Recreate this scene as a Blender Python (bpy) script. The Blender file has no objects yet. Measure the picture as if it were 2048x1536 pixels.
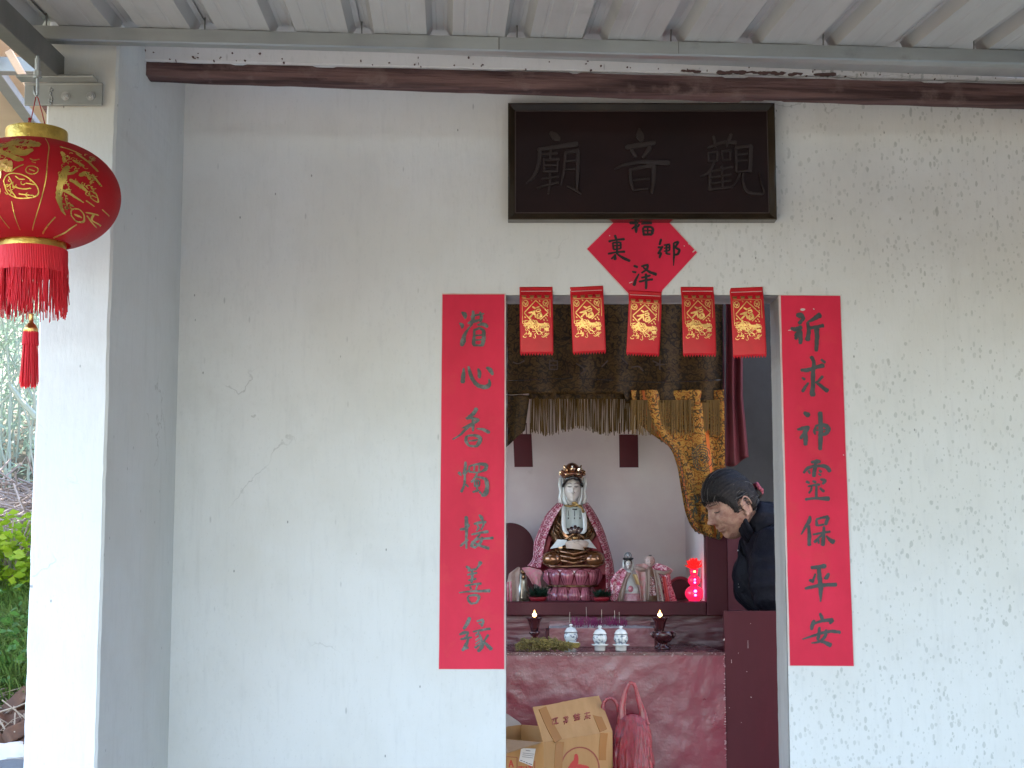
import bpy, bmesh, math, random
import numpy as np
from math import sin, cos, pi, sqrt, radians, atan2, exp
from mathutils import Vector, Matrix, noise
random.seed(7)
SC = bpy.context.scene
COL = SC.collection
# ---------------------------------------------------------------- camera
F = 3076.0; PITCH = math.atan(365/3076.0); EYE = 1.45
cd = bpy.data.cameras.new('camera'); cam = bpy.data.objects.new('camera', cd); COL.objects.link(cam)
cam.location = (0, 0, EYE); cam.rotation_euler = (pi/2+PITCH, 0, 0)
cd.sensor_width = 36; cd.lens = F/2048*36; cd.clip_start = .05; cd.clip_end = 600
SC.camera = cam
# ---------------------------------------------------------------- light
SUN_EL, SUN_AZ = 52, -38        # azimuth measured from +Y towards +X: sun stands behind and left of the temple
w = bpy.data.worlds.new('World'); SC.world = w; w.use_nodes = True
nt = w.node_tree; bg = nt.nodes['Background']
sky = nt.nodes.new('ShaderNodeTexSky'); sky.sky_type = 'NISHITA'; sky.sun_disc = False
sky.sun_elevation = radians(SUN_EL); sky.sun_rotation = radians(SUN_AZ)
sky.air_density = 1.0; sky.dust_density = .6; sky.ozone_density = 1.6; sky.altitude = 50
nt.links.new(sky.outputs[0], bg.inputs[0]); bg.inputs[1].default_value = .15
sd = bpy.data.lights.new('sun', 'SUN'); sun = bpy.data.objects.new('sun', sd); COL.objects.link(sun)
sd.energy = 4.6; sd.angle = radians(.6); sd.color = (1, .965, .92)
_d = Vector((sin(radians(SUN_AZ))*cos(radians(SUN_EL)), cos(radians(SUN_AZ))*cos(radians(SUN_EL)), sin(radians(SUN_EL))))
sun.rotation_euler = _d.to_track_quat('Z', 'Y').to_euler()
vs = SC.view_settings; vs.view_transform = 'Standard'; vs.look = 'None'; vs.gamma = 1; vs.use_curve_mapping = False
vs.exposure = 3.25
SC.render.engine = 'CYCLES'
cy = SC.cycles; cy.use_denoising = True; cy.max_bounces = 10; cy.diffuse_bounces = 8; cy.glossy_bounces = 4
cy.transparent_max_bounces = 12; cy.sample_clamp_indirect = 6; cy.caustics_reflective = False; cy.caustics_refractive = False
try: cy.denoising_input_passes = 'RGB_ALBEDO_NORMAL'; cy.denoiser = 'OPENIMAGEDENOISE'
except Exception: pass
# ---------------------------------------------------------------- helpers
_cp, _sp = cos(PITCH), sin(PITCH)
def ray(px, py):
    u = (px-1024)/F; v = (768-py)/F
    return Vector((u, _cp - v*_sp, _sp + v*_cp))
def W(px, py, Y):
    d = ray(px, py); return Vector((0, 0, EYE)) + d*(Y/d.y)

def n_new(nt, t, **k):
    n = nt.nodes.new(t)
    for a, b in k.items(): setattr(n, a, b)
    return n
MATS = {}
def mat(name, c1, rough=.6, metal=0, c2=None, scale=6, stretch=(1, 1, 1), detail=5, lo=.35, hi=.65, bump=0, bscale=60, bstretch=(1, 1, 1),
        spec=.5, coat=0, emit=None, estr=0, trans=0, alpha=1, rvar=0, coord='pos', sss=0, ior=1.45, dirt=None, dscale=3, dlo=.6, dhi=.75, transl=None):
    m = bpy.data.materials.new(name); m.use_nodes = True; nt = m.node_tree; b = nt.nodes['Principled BSDF']; L = nt.links.new
    if coord == 'pos': co = n_new(nt, 'ShaderNodeNewGeometry').outputs['Position']
    else: co = n_new(nt, 'ShaderNodeTexCoord').outputs['Object']
    def mapped(st):
        mp = n_new(nt, 'ShaderNodeMapping'); mp.inputs['Scale'].default_value = st; L(co, mp.inputs[0]); return mp.outputs[0]
    def nz(sc, st, det=5):
        t = n_new(nt, 'ShaderNodeTexNoise'); t.inputs['Scale'].default_value = sc; t.inputs['Detail'].default_value = det
        t.inputs['Roughness'].default_value = .6; L(mapped(st), t.inputs[0]); return t.outputs[0]
    def ramp(s, lo, hi):
        r = n_new(nt, 'ShaderNodeMapRange'); r.inputs[1].default_value = lo; r.inputs[2].default_value = hi; L(s, r.inputs[0]); return r.outputs[0]
    b.inputs['Base Color'].default_value = (*c1, 1); b.inputs['Roughness'].default_value = rough; b.inputs['Metallic'].default_value = metal
    b.inputs['Specular IOR Level'].default_value = spec; b.inputs['Coat Weight'].default_value = coat; b.inputs['IOR'].default_value = ior
    b.inputs['Coat Roughness'].default_value = .12
    if c2:
        mx = n_new(nt, 'ShaderNodeMix', data_type='RGBA'); L(ramp(nz(scale, stretch, detail), lo, hi), mx.inputs[0])
        mx.inputs[6].default_value = (*c1, 1); mx.inputs[7].default_value = (*c2, 1); last = mx.outputs[2]
        if dirt:
            m2 = n_new(nt, 'ShaderNodeMix', data_type='RGBA'); L(ramp(nz(dscale, (1, 1, 1), 8), dlo, dhi), m2.inputs[0])
            L(last, m2.inputs[6]); m2.inputs[7].default_value = (*dirt, 1); last = m2.outputs[2]
        L(last, b.inputs['Base Color'])
    if bump:
        bp = n_new(nt, 'ShaderNodeBump'); bp.inputs['Strength'].default_value = min(1, bump); bp.inputs['Distance'].default_value = .004*max(1, bump)
        L(nz(bscale, bstretch, 6), bp.inputs['Height']); L(bp.outputs[0], b.inputs['Normal'])
    if rvar:
        r = n_new(nt, 'ShaderNodeMapRange'); r.inputs[1].default_value = .35; r.inputs[2].default_value = .65
        r.inputs[3].default_value = max(.02, rough-rvar); r.inputs[4].default_value = min(1, rough+rvar); L(nz(scale*1.7, stretch), r.inputs[0]); L(r.outputs[0], b.inputs['Roughness'])
    if emit: b.inputs['Emission Color'].default_value = (*emit, 1); b.inputs['Emission Strength'].default_value = estr
    if trans: b.inputs['Transmission Weight'].default_value = trans
    if alpha < 1: b.inputs['Alpha'].default_value = alpha
    if sss: b.inputs['Subsurface Weight'].default_value = sss; b.inputs['Subsurface Radius'].default_value = (.01, .004, .002)
    if transl:
        tr = n_new(nt, 'ShaderNodeBsdfTranslucent'); tr.inputs[0].default_value = (*transl, 1)
        ms = n_new(nt, 'ShaderNodeMixShader'); ms.inputs[0].default_value = .4
        L(b.outputs[0], ms.inputs[1]); L(tr.outputs[0], ms.inputs[2]); L(ms.outputs[0], nt.nodes['Material Output'].inputs[0])
    MATS[name] = m; return m

class MB:
    def __init__(s): s.v = []; s.f = []; s.mi = []
    def add(s, vs, fs, m=0):
        o = len(s.v); s.v += [tuple(v) for v in vs]; s.f += [tuple(i+o for i in f) for f in fs]; s.mi += [m]*len(fs); return s
    def box(s, lo, hi, m=0, M=None):
        vs = [Vector((x, y, z)) for x in (lo[0], hi[0]) for y in (lo[1], hi[1]) for z in (lo[2], hi[2])]
        if M: vs = [M @ v for v in vs]
        return s.add(vs, [(0, 1, 3, 2), (4, 6, 7, 5), (0, 4, 5, 1), (2, 3, 7, 6), (0, 2, 6, 4), (1, 5, 7, 3)], m)
    def hexa(s, a, b, m=0):      # two quads (4 points each)
        return s.add(list(a)+list(b), [(0, 1, 2, 3), (7, 6, 5, 4), (0, 4, 5, 1), (1, 5, 6, 2), (2, 6, 7, 3), (3, 7, 4, 0)], m)
    def tube(s, pts, r, n=8, m=0, cap=True, flat=1.0):
        pts = [Vector(p) for p in pts]; rs = r if hasattr(r, '__len__') else [r]*len(pts)
        vs = []; fs = []; up = None
        for i, p in enumerate(pts):
            t = (pts[min(i+1, len(pts)-1)]-pts[max(i-1, 0)]).normalized()
            if up is None: up = Vector((0, 1, 0)) if abs(t.y) < .9 else Vector((1, 0, 0))
            a = t.cross(up)
            if a.length < 1e-6: a = t.cross(Vector((1, 0, .3)))
            a.normalize(); b = a.cross(t).normalized(); up = b
            for k in range(n):
                an = 2*pi*k/n; vs.append(p + (a*cos(an) + b*sin(an)*flat)*rs[i])
        for i in range(len(pts)-1):
            for k in range(n):
                k2 = (k+1) % n; fs.append((i*n+k, i*n+k2, (i+1)*n+k2, (i+1)*n+k))
        if cap: fs += [tuple(range(n))[::-1], tuple((len(pts)-1)*n+k for k in range(n))]
        return s.add(vs, fs, m)
    def loft(s, rings, n=24, m=0, cap=True, wob=None):    # ring: (cx,cy,z,rx,ry)
        vs = []; fs = []
        for i, (cx, cy_, z, rx, ry) in enumerate(rings):
            for k in range(n):
                a = 2*pi*k/n; q = 1 if not wob else wob(i, a)
                vs.append((cx+rx*cos(a)*q, cy_+ry*sin(a)*q, z))
        for i in range(len(rings)-1):
            for k in range(n):
                k2 = (k+1) % n; fs.append((i*n+k, i*n+k2, (i+1)*n+k2, (i+1)*n+k))
        if cap: fs += [tuple(range(n))[::-1], tuple((len(rings)-1)*n+k for k in range(n))]
        return s.add(vs, fs, m)
    def ball(s, c, r, n=12, m=0, M=None):
        r = r if hasattr(r, '__len__') else (r, r, r); vs = []; fs = []; k = n//2
        for i in range(1, k):
            t = pi*i/k
            for j in range(n):
                a = 2*pi*j/n; v = Vector((r[0]*sin(t)*cos(a), r[1]*sin(t)*sin(a), r[2]*cos(t)))
                vs.append((M @ v if M else v) + Vector(c))
        T = Vector((0, 0, r[2])); B = Vector((0, 0, -r[2]))
        vs += [(M @ T if M else T)+Vector(c), (M @ B if M else B)+Vector(c)]
        for i in range(k-2):
            for j in range(n):
                j2 = (j+1) % n; fs.append((i*n+j, i*n+j2, (i+1)*n+j2, (i+1)*n+j))
        a, b = len(vs)-2, len(vs)-1
        for j in range(n):
            j2 = (j+1) % n; fs.append((a, j2, j)); fs.append((b, (k-2)*n+j, (k-2)*n+j2))
        return s.add(vs, fs, m)
    def grid(s, fn, nu, nv, m=0, mf=None, thick=None):   # fn(u,v)->point, u,v in 0..1
        vs = [Vector(fn(i/nu, j/nv)) for i in range(nu+1) for j in range(nv+1)]; fs = []
        for i in range(nu):
            for j in range(nv): a = i*(nv+1)+j; fs.append((a, a+nv+1, a+nv+2, a+1))
        o = len(s.f); s.add(vs, fs, m)
        if mf:
            for q in range(len(fs)): s.mi[o+q] = mf((q//nv+.5)/nu, (q % nv+.5)/nv)
        if thick:
            off = Vector(thick); n0 = len(vs); b = [v+off for v in vs]; s.add(b, [f[::-1] for f in fs], m)
            base = len(s.v)-2*n0; e = []
            for i in range(nu): e += [(i*(nv+1), (i+1)*(nv+1)), ((i+1)*(nv+1)+nv, i*(nv+1)+nv)]
            for j in range(nv): e += [(j+1, j), (nu*(nv+1)+j, nu*(nv+1)+j+1)]
            for a, c in e: s.f.append((base+c, base+a, base+a+n0, base+c+n0)); s.mi.append(m)
        return s
    def mesh(s, name, mats, off=Vector((0, 0, 0)), smooth=False):
        me = bpy.data.meshes.new(name); me.from_pydata([Vector(v)-off for v in s.v], [], s.f)
        for mm in (mats if isinstance(mats, (list, tuple)) else [mats]): me.materials.append(mm)
        me.polygons.foreach_set('material_index', s.mi)
        if smooth: me.polygons.foreach_set('use_smooth', [True]*len(me.polygons))
        me.update(); me.validate(); return me

def wloc(o):
    v = Vector((0, 0, 0))
    while o: v += o.location; o = o.parent
    return v
def put(name, mb, m, parent=None, smooth=False, auto=None, label=None, loc=None):
    """link one mesh; mb in world coords. Top-level objects get their origin at loc."""
    off = wloc(parent) + (Vector(loc) if loc is not None else Vector((0, 0, 0))) if parent else Vector(loc if loc is not None else (0, 0, 0))
    me = mb.mesh(name, m, off, smooth or bool(auto)); o = bpy.data.objects.new(name, me); COL.objects.link(o)
    if parent: o.parent = parent
    if loc is not None: o.location = loc
    if auto:
        try: me.set_sharp_from_angle(angle=radians(auto))
        except Exception: pass
    if label: o['label'] = label
    return o
def bevel(o, wd=.003, seg=2, ang=40):
    b = o.modifiers.new('bevel', 'BEVEL'); b.width = wd; b.segments = seg; b.limit_method = 'ANGLE'; b.angle_limit = radians(ang); return o
def tag(o, label, cat, group=None, kind=None):
    o['label'] = label; o['category'] = cat
    if group: o['group'] = group
    if kind: o['kind'] = kind
    return o
def struct(o): o['kind'] = 'structure'; return o
def thing(name, label, cat, loc=(0, 0, 0), group=None):
    o = bpy.data.objects.new(name, None); COL.objects.link(o); o.location = loc; o.empty_display_size = .1
    return tag(o, label, cat, group)
def copy_tree(o, parent=None):
    c = o.copy(); COL.objects.link(c)
    if parent is not None: c.parent = parent
    for ch in [x for x in o.children]: copy_tree(ch, c)
    return c
def catmull(pts, k=5):
    P = [Vector(p) for p in pts]
    if len(P) < 3: return [P[0].lerp(P[-1], i/k) for i in range(k+1)]
    out = []
    for i in range(len(P)-1):
        p0 = P[max(i-1, 0)]; p1 = P[i]; p2 = P[i+1]; p3 = P[min(i+2, len(P)-1)]
        for j in range(k):
            t = j/k; out.append(.5*((2*p1)+(p2-p0)*t+(2*p0-5*p1+4*p2-p3)*t*t+(3*p1-p0-3*p2+p3)*t**3))
    out.append(P[-1]); return out
def strokes(mb, txt, proj, h0=.0006, dh=.00006, rough=.12, cap=True, m=0, side=True, wmul=1.0):
    """brush strokes 'u,v,w u,v,w; ...' -> raised ribbons; proj(u,v,h)->world"""
    idx = 0
    for st in txt.replace('\n', ' ').split(';'):
        st = st.split()
        if not st: continue
        pts = [tuple(float(x) for x in p.split(',')) for p in st]
        if len(pts) == 1: u, v, w_ = pts[0]; pts = [(u-w_*.3, v-w_*.3, w_*.9), (u+w_*.3, v+w_*.3, w_)]
        C = catmull(pts, 5); n = len(C); Lf = []; R = []
        w0 = max(3, C[0].z); w1 = max(3, C[-1].z)
        d0 = (C[1]-C[0]); d0.z = 0; d1 = (C[-1]-C[-2]); d1.z = 0
        if d0.length > 0 and cap: C = [C[0]-d0.normalized()*w0*.38+Vector((0, 0, -w0*.45))] + C
        if d1.length > 0 and cap: C = C + [C[-1]+d1.normalized()*w1*.38+Vector((0, 0, -w1*.45))]
        for i, c in enumerate(C):
            t = C[min(i+1, len(C)-1)]-C[max(i-1, 0)]; t.z = 0
            t = t.normalized() if t.length > 1e-6 else Vector((1, 0, 0)); nn = Vector((-t.y, t.x))
            ww = max(1.5, c.z)*.5*wmul; a = ww*(1+random.uniform(-rough, rough)); b = ww*(1+random.uniform(-rough, rough))
            Lf.append((c.x+nn.x*a, c.y+nn.y*a)); R.append((c.x-nn.x*b, c.y-nn.y*b))
        h = h0+dh*idx; idx += 1; K = len(C)
        vs = [proj(*p, h) for p in Lf]+[proj(*p, h) for p in R]; fs = [(i, i+1, K+i+1, K+i) for i in range(K-1)]
        if side:
            vs += [proj(*p, 0) for p in Lf]+[proj(*p, 0) for p in R]
            fs += [(i, 2*K+i, 2*K+i+1, i+1) for i in range(K-1)]+[(K+i, K+i+1, 3*K+i+1, 3*K+i) for i in range(K-1)]
            fs += [(0, K, 3*K, 2*K), (K-1, 3*K-1, 4*K-1, 2*K-1)]
        mb.add(vs, fs, m)
    return mb
YW = 4.2          # front face of the temple wall
# ---------------------------------------------------------------- materials
def plaster(name, base, spots=.5, zlo=None):
    m = bpy.data.materials.new(name); m.use_nodes = True; nt = m.node_tree; b = nt.nodes['Principled BSDF']; L = nt.links.new
    pg_ = n_new(nt, 'ShaderNodeNewGeometry').outputs['Position']; sp_ = n_new(nt, 'ShaderNodeSeparateXYZ'); L(pg_, sp_.inputs[0])
    ad_ = n_new(nt, 'ShaderNodeMath', operation='ADD'); L(sp_.outputs[0], ad_.inputs[0]); L(sp_.outputs[1], ad_.inputs[1])
    cb_ = n_new(nt, 'ShaderNodeCombineXYZ'); L(ad_.outputs[0], cb_.inputs[0]); L(sp_.outputs[2], cb_.inputs[2]); pos = cb_.outputs[0]
    def mp(st, rot=(0, 0, 0)):
        q = n_new(nt, 'ShaderNodeMapping'); q.inputs['Scale'].default_value = st; q.inputs['Rotation'].default_value = rot; L(pos, q.inputs[0]); return q.outputs[0]
    def nz(sc, st=(1, 1, 1), det=5, ro=.6, rot=(0, 0, 0)):
        t = n_new(nt, 'ShaderNodeTexNoise'); t.inputs['Scale'].default_value = sc; t.inputs['Detail'].default_value = det; t.inputs['Roughness'].default_value = ro
        L(mp(st, rot), t.inputs[0]); return t.outputs[0]
    def rg(s, a, b_, c=0, d=1):
        r = n_new(nt, 'ShaderNodeMapRange'); r.interpolation_type = 'SMOOTHSTEP'
        for i, x in enumerate((a, b_, c, d)): r.inputs[i+1].default_value = x
        L(s, r.inputs[0]); return r.outputs[0]
    def mul(a, b_, op='MULTIPLY'):
        x = n_new(nt, 'ShaderNodeMath', operation=op)
        for i, s in enumerate((a, b_)):
            if isinstance(s, (int, float)): x.inputs[i].default_value = s
            else: L(s, x.inputs[i])
        return x.outputs[0]
    last = None
    def mix(fac, col):
        nonlocal last
        x = n_new(nt, 'ShaderNodeMix', data_type='RGBA'); L(fac, x.inputs[0])
        if last is None: x.inputs[6].default_value = (*base, 1)
        else: L(last, x.inputs[6])
        x.inputs[7].default_value = (*col, 1); last = x.outputs[2]
    mix(rg(nz(2.2, det=4), .38, .68, 0, .7), (base[0]*.93, base[1]*.915, base[2]*.88)); mix(rg(nz(1.1, (1, 1, 1.3), 7, .7), .52, .72, 0, .5), (base[0]*.84, base[1]*.83, base[2]*.82)); mix(rg(nz(16, (1, 1, .1), 6), .56, .78, 0, .30), (base[0]*.72, base[1]*.71, base[2]*.68)); mix(rg(nz(150, (1, 1, .6), 2), .60, .72, 0, .35), (base[0]*.80, base[1]*.80, base[2]*.78))     # broad yellowed patches
    mix(rg(nz(9, (1, 1, .6), 6), .5, .75, 0, .28), (base[0]*.80, base[1]*.80, base[2]*.78))
    mix(rg(nz(60, (1, 1, .14), 3), .5, .8, 0, .28), (base[0]*.78, base[1]*.78, base[2]*.79))   # brushed vertical streaks
    # mildew specks: jittered cells, elongated and slightly leaning
    sx = n_new(nt, 'ShaderNodeSeparateXYZ'); L(pg_, sx.inputs[0])
    east = rg(sx.outputs[0], -.3, 1.25, .12, 1)
    for sc, thr, rad, lean, st, dk in ((58, .52, .17, .25, (1, 1, .62), .72), (90, .52, .19, .35, (1, 1, .45), .72), (78, .50, .19, .15, (1, 1, .75), .77), (40, .74, .10, .45, (1, 1, .28), .62)):
        nd = n_new(nt, 'ShaderNodeTexNoise'); nd.inputs['Scale'].default_value = 70; L(pos, nd.inputs[0])
        ad = n_new(nt, 'ShaderNodeVectorMath', operation='MULTIPLY_ADD'); L(nd.outputs[1], ad.inputs[0]); ad.inputs[1].default_value = (.006, 0, .008); L(pos, ad.inputs[2])
        q = n_new(nt, 'ShaderNodeMapping'); q.inputs['Scale'].default_value = (st[0], 0.02, st[2]); q.inputs['Rotation'].default_value = (0, lean, 0); L(ad.outputs[0], q.inputs[0])
        vo = n_new(nt, 'ShaderNodeTexVoronoi'); vo.inputs['Scale'].default_value = sc; vo.inputs['Randomness'].default_value = 1; L(q.outputs[0], vo.inputs[0])
        cs = n_new(nt, 'ShaderNodeSeparateColor'); L(vo.outputs['Color'], cs.inputs[0])
        pick = rg(mul(cs.outputs[0], mul(rg(nz(1.7, det=3), .3, .68, .45, 1.25), rg(sx.outputs[0], -.3, 1.2, .72, 1.12)), 'MULTIPLY'), thr-.06, thr+.06)
        rr = mul(mul(cs.outputs[1], .9, 'ADD'), rad)
        disc = rg(mul(vo.outputs['Distance'], rr, 'DIVIDE'), .75, 1.05, 1, 0)
        mix(mul(mul(mul(pick, disc), mul(mul(cs.outputs[2], .6), .35, 'ADD')), mul(east, spots*1.35)), (base[0]*dk*.78, base[1]*dk*.80, base[2]*dk*.76))
    # tiny black flecks
    vo = n_new(nt, 'ShaderNodeTexVoronoi'); vo.inputs['Scale'].default_value = 30; L(mp((1, .02, .5), (0, .9, 0)), vo.inputs[0])
    cs = n_new(nt, 'ShaderNodeSeparateColor'); L(vo.outputs['Color'], cs.inputs[0])
    mix(mul(mul(rg(cs.outputs[1], .965, .975), rg(vo.outputs['Distance'], .03, .075, 1, 0)), .7), (.13, .13, .12))
    vo = n_new(nt, 'ShaderNodeTexVoronoi'); vo.inputs['Scale'].default_value = 26; L(mp((1, .02, .28), (0, .12, 0)), vo.inputs[0])
    cs = n_new(nt, 'ShaderNodeSeparateColor'); L(vo.outputs['Color'], cs.inputs[0])
    mix(mul(mul(rg(cs.outputs[1], .88, .92), rg(vo.outputs['Distance'], .03, .09, 1, 0)), mul(cs.outputs[0], .42)), (.16, .15, .15))
    # hair cracks
    vc = n_new(nt, 'ShaderNodeTexVoronoi', feature='DISTANCE_TO_EDGE'); vc.inputs['Scale'].default_value = 1.5
    nd = n_new(nt, 'ShaderNodeTexNoise'); nd.inputs['Scale'].default_value = 5; nd.inputs['Detail'].default_value = 6; L(pos, nd.inputs[0])
    ad = n_new(nt, 'ShaderNodeVectorMath', operation='MULTIPLY_ADD'); L(nd.outputs[1], ad.inputs[0]); ad.inputs[1].default_value = (.35, .35, .35); L(pos, ad.inputs[2]); L(ad.outputs[0], vc.inputs[0])
    crack = mul(rg(vc.outputs[0], .0012, .004, 1, 0), rg(nz(1.9, det=2), .57, .64)); mix(mul(crack, .3), (.22, .21, .19))
    L(last, b.inputs['Base Color']); b.inputs['Roughness'].default_value = .82; b.inputs['Specular IOR Level'].default_value = .25
    bp = n_new(nt, 'ShaderNodeBump'); bp.inputs['Distance'].default_value = .003; bp.inputs['Strength'].default_value = .55
    hs = mul(mul(nz(7, det=3), 1.2), mul(nz(90, (1, 1, .25), 6), .5), 'ADD'); L(mul(hs, mul(crack, -.4), 'ADD'), bp.inputs['Height']); L(bp.outputs[0], b.inputs['Normal'])
    MATS[name] = m; return m
PLASTER = plaster('white_limewash', (.775, .772, .765)); PLASTER2 = plaster('white_limewash_plain', (.70, .715, .715), .12)
INNER = mat('inner_whitewash', (.74, .68, .67), .8, c2=(.66, .56, .57), scale=3, bump=.3, bscale=30, dirt=(.45, .38, .36), dscale=5, dlo=.62, dhi=.8)
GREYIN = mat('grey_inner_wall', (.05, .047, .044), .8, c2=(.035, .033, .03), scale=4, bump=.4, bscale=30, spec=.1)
REDMAS = mat('red_painted_masonry', (.21, .030, .046), .32, c2=(.155, .022, .034), scale=4, bump=.6, bscale=30, rvar=.05, spec=.8, coat=.1, dirt=(.24, .055, .07), dscale=14, dlo=.6, dhi=.74)
REDWOOD = mat('maroon_paint', (.085, .012, .019), .5, spec=.3, c2=(.065, .010, .015), scale=5, bump=.25, bscale=50, stretch=(1, 1, .2), rvar=.08)
ROUGHRED = mat('flaked_red_concrete', (.15, .04, .05), .35, c2=(.28, .17, .18), scale=16, stretch=(.3, 1, 2.2), lo=.5, hi=.6, bump=1, bscale=22, bstretch=(.4, 1, 2), spec=.7)
CONCRETE = mat('concrete_floor', (.22, .215, .205), .85, c2=(.17, .165, .155), scale=2, bump=.4, bscale=40)
DARKFLOOR = mat('inner_floor', (.10, .09, .085), .7, c2=(.07, .065, .06), scale=4, bump=.3)
SOIL = mat('soil', (.10, .075, .05), .95, c2=(.07, .055, .03), scale=3, bump=1, bscale=20, dirt=(.10, .085, .045), dscale=2, dlo=.45, dhi=.6)
TIMBER = mat('weathered_timber', (.165, .095, .090), .85, c2=(.06, .034, .034), scale=22, stretch=(.05, 1, 1.6), lo=.42, hi=.60, bump=2.2, bscale=60, bstretch=(.05, 1, 1.6), dirt=(.21, .14, .13), dscale=10, dlo=.55, dhi=.7, spec=.2)
STEEL = mat('galvanised_steel', (.42, .44, .44), .42, .75, c2=(.34, .355, .355), scale=7, stretch=(.3, 1, 1), rvar=.12, bump=.1, bscale=60, dirt=(.30, .31, .30), dscale=12)
SHEET = mat('grey_roof_sheet', (.46, .46, .455), .45, .15, c2=(.41, .41, .405), scale=5, stretch=(3, .3, 1), rvar=.08, dirt=(.33, .33, .32), dscale=3)
BEIGE = mat('beige_roof_sheet', (.62, .47, .34), .55, 0, c2=(.55, .41, .29), scale=3)
DARKSTEEL = mat('painted_steel', (.22, .215, .20), .5, .4, c2=(.16, .16, .15), scale=6, bump=.15)
BRIGHTSTEEL = mat('bright_bolt', (.55, .56, .56), .3, .9)
LACQUER = mat('black_lacquer', (.014, .0065, .0065), .5, c2=(.020, .008, .008), scale=5, spec=.2)
LACQ2 = mat('relief_lacquer', (.026, .015, .012), .45, spec=.4)
FRAMEM = mat('bronze_frame', (.045, .032, .022), .16, .5, c2=(.07, .05, .03), scale=4, rvar=.06)
REDPAPER = mat('red_paper', (.80, .016, .066), .6, c2=(.66, .010, .048), scale=5, stretch=(1, 1, .6), bump=.25, bscale=25, dirt=(.72, .03, .055), dscale=9, dlo=.55, dhi=.7)
PINKBACK = mat('faded_paper_edge', (.72, .52, .50), .8, c2=(.74, .66, .62), scale=20)
INK = mat('sheen_grey_ink', (.075, .078, .070), .45, c2=(.17, .172, .155), scale=45, lo=.45, hi=.6, bump=.5, bscale=120, spec=.5)  # grey sheen painted into the colour of the dark ink
INKD = mat('black_ink', (.012, .011, .012), .5)
WHITEFLECK = mat('torn_paper', (.75, .6, .58), .8)
ENVRED = mat('envelope_red', (.70, .010, .022), .38, c2=(.55, .010, .016), scale=8, spec=.5)
GOLD = mat('gold_foil', (.93, .60, .22), .28, 1.0, c2=(.85, .48, .16), scale=40, bump=.6, bscale=70)
GOLDD = mat('gold_glaze', (.34, .185, .085), .16, .85, c2=(.22, .11, .05), scale=12, coat=.6, bump=.15, bscale=25)
LANRED = mat('lantern_cloth', (.58, .008, .018), .55, c2=(.43, .007, .015), scale=8, bump=.2, bscale=300, transl=(.5, .01, .015))
LANGOLD = mat('lantern_gold_paper', (.75, .52, .12), .35, .85, c2=(.42, .27, .06), scale=22, rvar=.1, bump=.4, bscale=90)
SILK = mat('red_silk_fringe', (.72, .012, .03), .45, c2=(.60, .01, .022), scale=40, stretch=(1, 1, .1))
CORD = mat('red_cord', (.35, .01, .02), .6)
PORC = mat('white_porcelain', (.74, .76, .74), .14, coat=.7)
PORCB = mat('blue_grey_porcelain', (.62, .66, .66), .16, c2=(.16, .20, .26), scale=95, lo=.52, hi=.58, coat=.7)
SKINP = mat('statue_face', (.70, .64, .60), .18, coat=.6)
BLACKP = mat('black_glaze', (.015, .012, .012), .15, coat=.7)
PINKP = mat('pink_glaze', (.50, .15, .21), .14, c2=(.45, .13, .18), scale=12, coat=.9)
PINKLINE = mat('dark_red_glaze', (.12, .012, .02), .2, coat=.6)
REDCLOTH = mat('dark_red_cloth', (.085, .006, .011), .7, c2=(.06, .005, .009), scale=6)
def pattern(name, base, c2, c3, sc=60, sc2=30, rough=.55, metal=0):
    m = bpy.data.materials.new(name); m.use_nodes = True; nt = m.node_tree; b = nt.nodes['Principled BSDF']; L = nt.links.new
    pos = n_new(nt, 'ShaderNodeNewGeometry').outputs['Position']; last = None
    for k, (s, col, lo, hi, dst) in enumerate(((sc, c2, .3, .45, 3.2), (sc2, c3, .14, .20, 4.0))):
        wv = n_new(nt, 'ShaderNodeTexWave', wave_type='RINGS', rings_direction='SPHERICAL' if k else 'Y'); wv.inputs['Scale'].default_value = s*.12; wv.inputs['Distortion'].default_value = 14
        wv.inputs['Detail'].default_value = 1.5; wv.inputs['Detail Scale'].default_value = dst; L(pos, wv.inputs[0])
        r = n_new(nt, 'ShaderNodeMapRange'); r.inputs[1].default_value = lo; r.inputs[2].default_value = hi; r.inputs[3].default_value = 1; r.inputs[4].default_value = 0; L(wv.outputs[1], r.inputs[0])
        x = n_new(nt, 'ShaderNodeMix', data_type='RGBA'); L(r.outputs[0], x.inputs[0])
        if last is None: x.inputs[6].default_value = (*base, 1)
        else: L(last, x.inputs[6])
        x.inputs[7].default_value = (*col, 1); last = x.outputs[2]
    L(last, b.inputs['Base Color']); b.inputs['Roughness'].default_value = rough; b.inputs['Metallic'].default_value = metal; b.inputs['Specular IOR Level'].default_value = .12
    MATS[name] = m; return m
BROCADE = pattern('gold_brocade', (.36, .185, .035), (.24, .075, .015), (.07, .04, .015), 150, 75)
SHADEBROC = pattern('shaded_brocade', (.050, .027, .007), (.028, .014, .004), (.014, .008, .003), 120, 60)  # shade at the top of the doorway painted into the brocade colour
CAPE = pattern('pink_brocade', (.60, .25, .32), (.40, .05, .10), (.80, .58, .60), 130, 90)
CAPERED = mat('red_cape_lining', (.42, .03, .05), .5, c2=(.36, .05, .08), scale=20)
FRINGE = mat('shaded_gold_fringe', (.115, .066, .018), .8, spec=.1, c2=(.06, .034, .011), scale=120, stretch=(1, 1, .03))  # shade painted into the fringe as a darker gold
GAUZE = mat('beige_gauze', (.36, .27, .22), .8, c2=(.30, .2, .17), scale=30)
CARD = mat('cardboard', (.47, .27, .11), .8, c2=(.42, .235, .09), scale=8, stretch=(4, 1, .3), bump=.15, bscale=80)
CARDIN = mat('cardboard_inside', (.33, .22, .13), .85, c2=(.28, .18, .10), scale=9)
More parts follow.
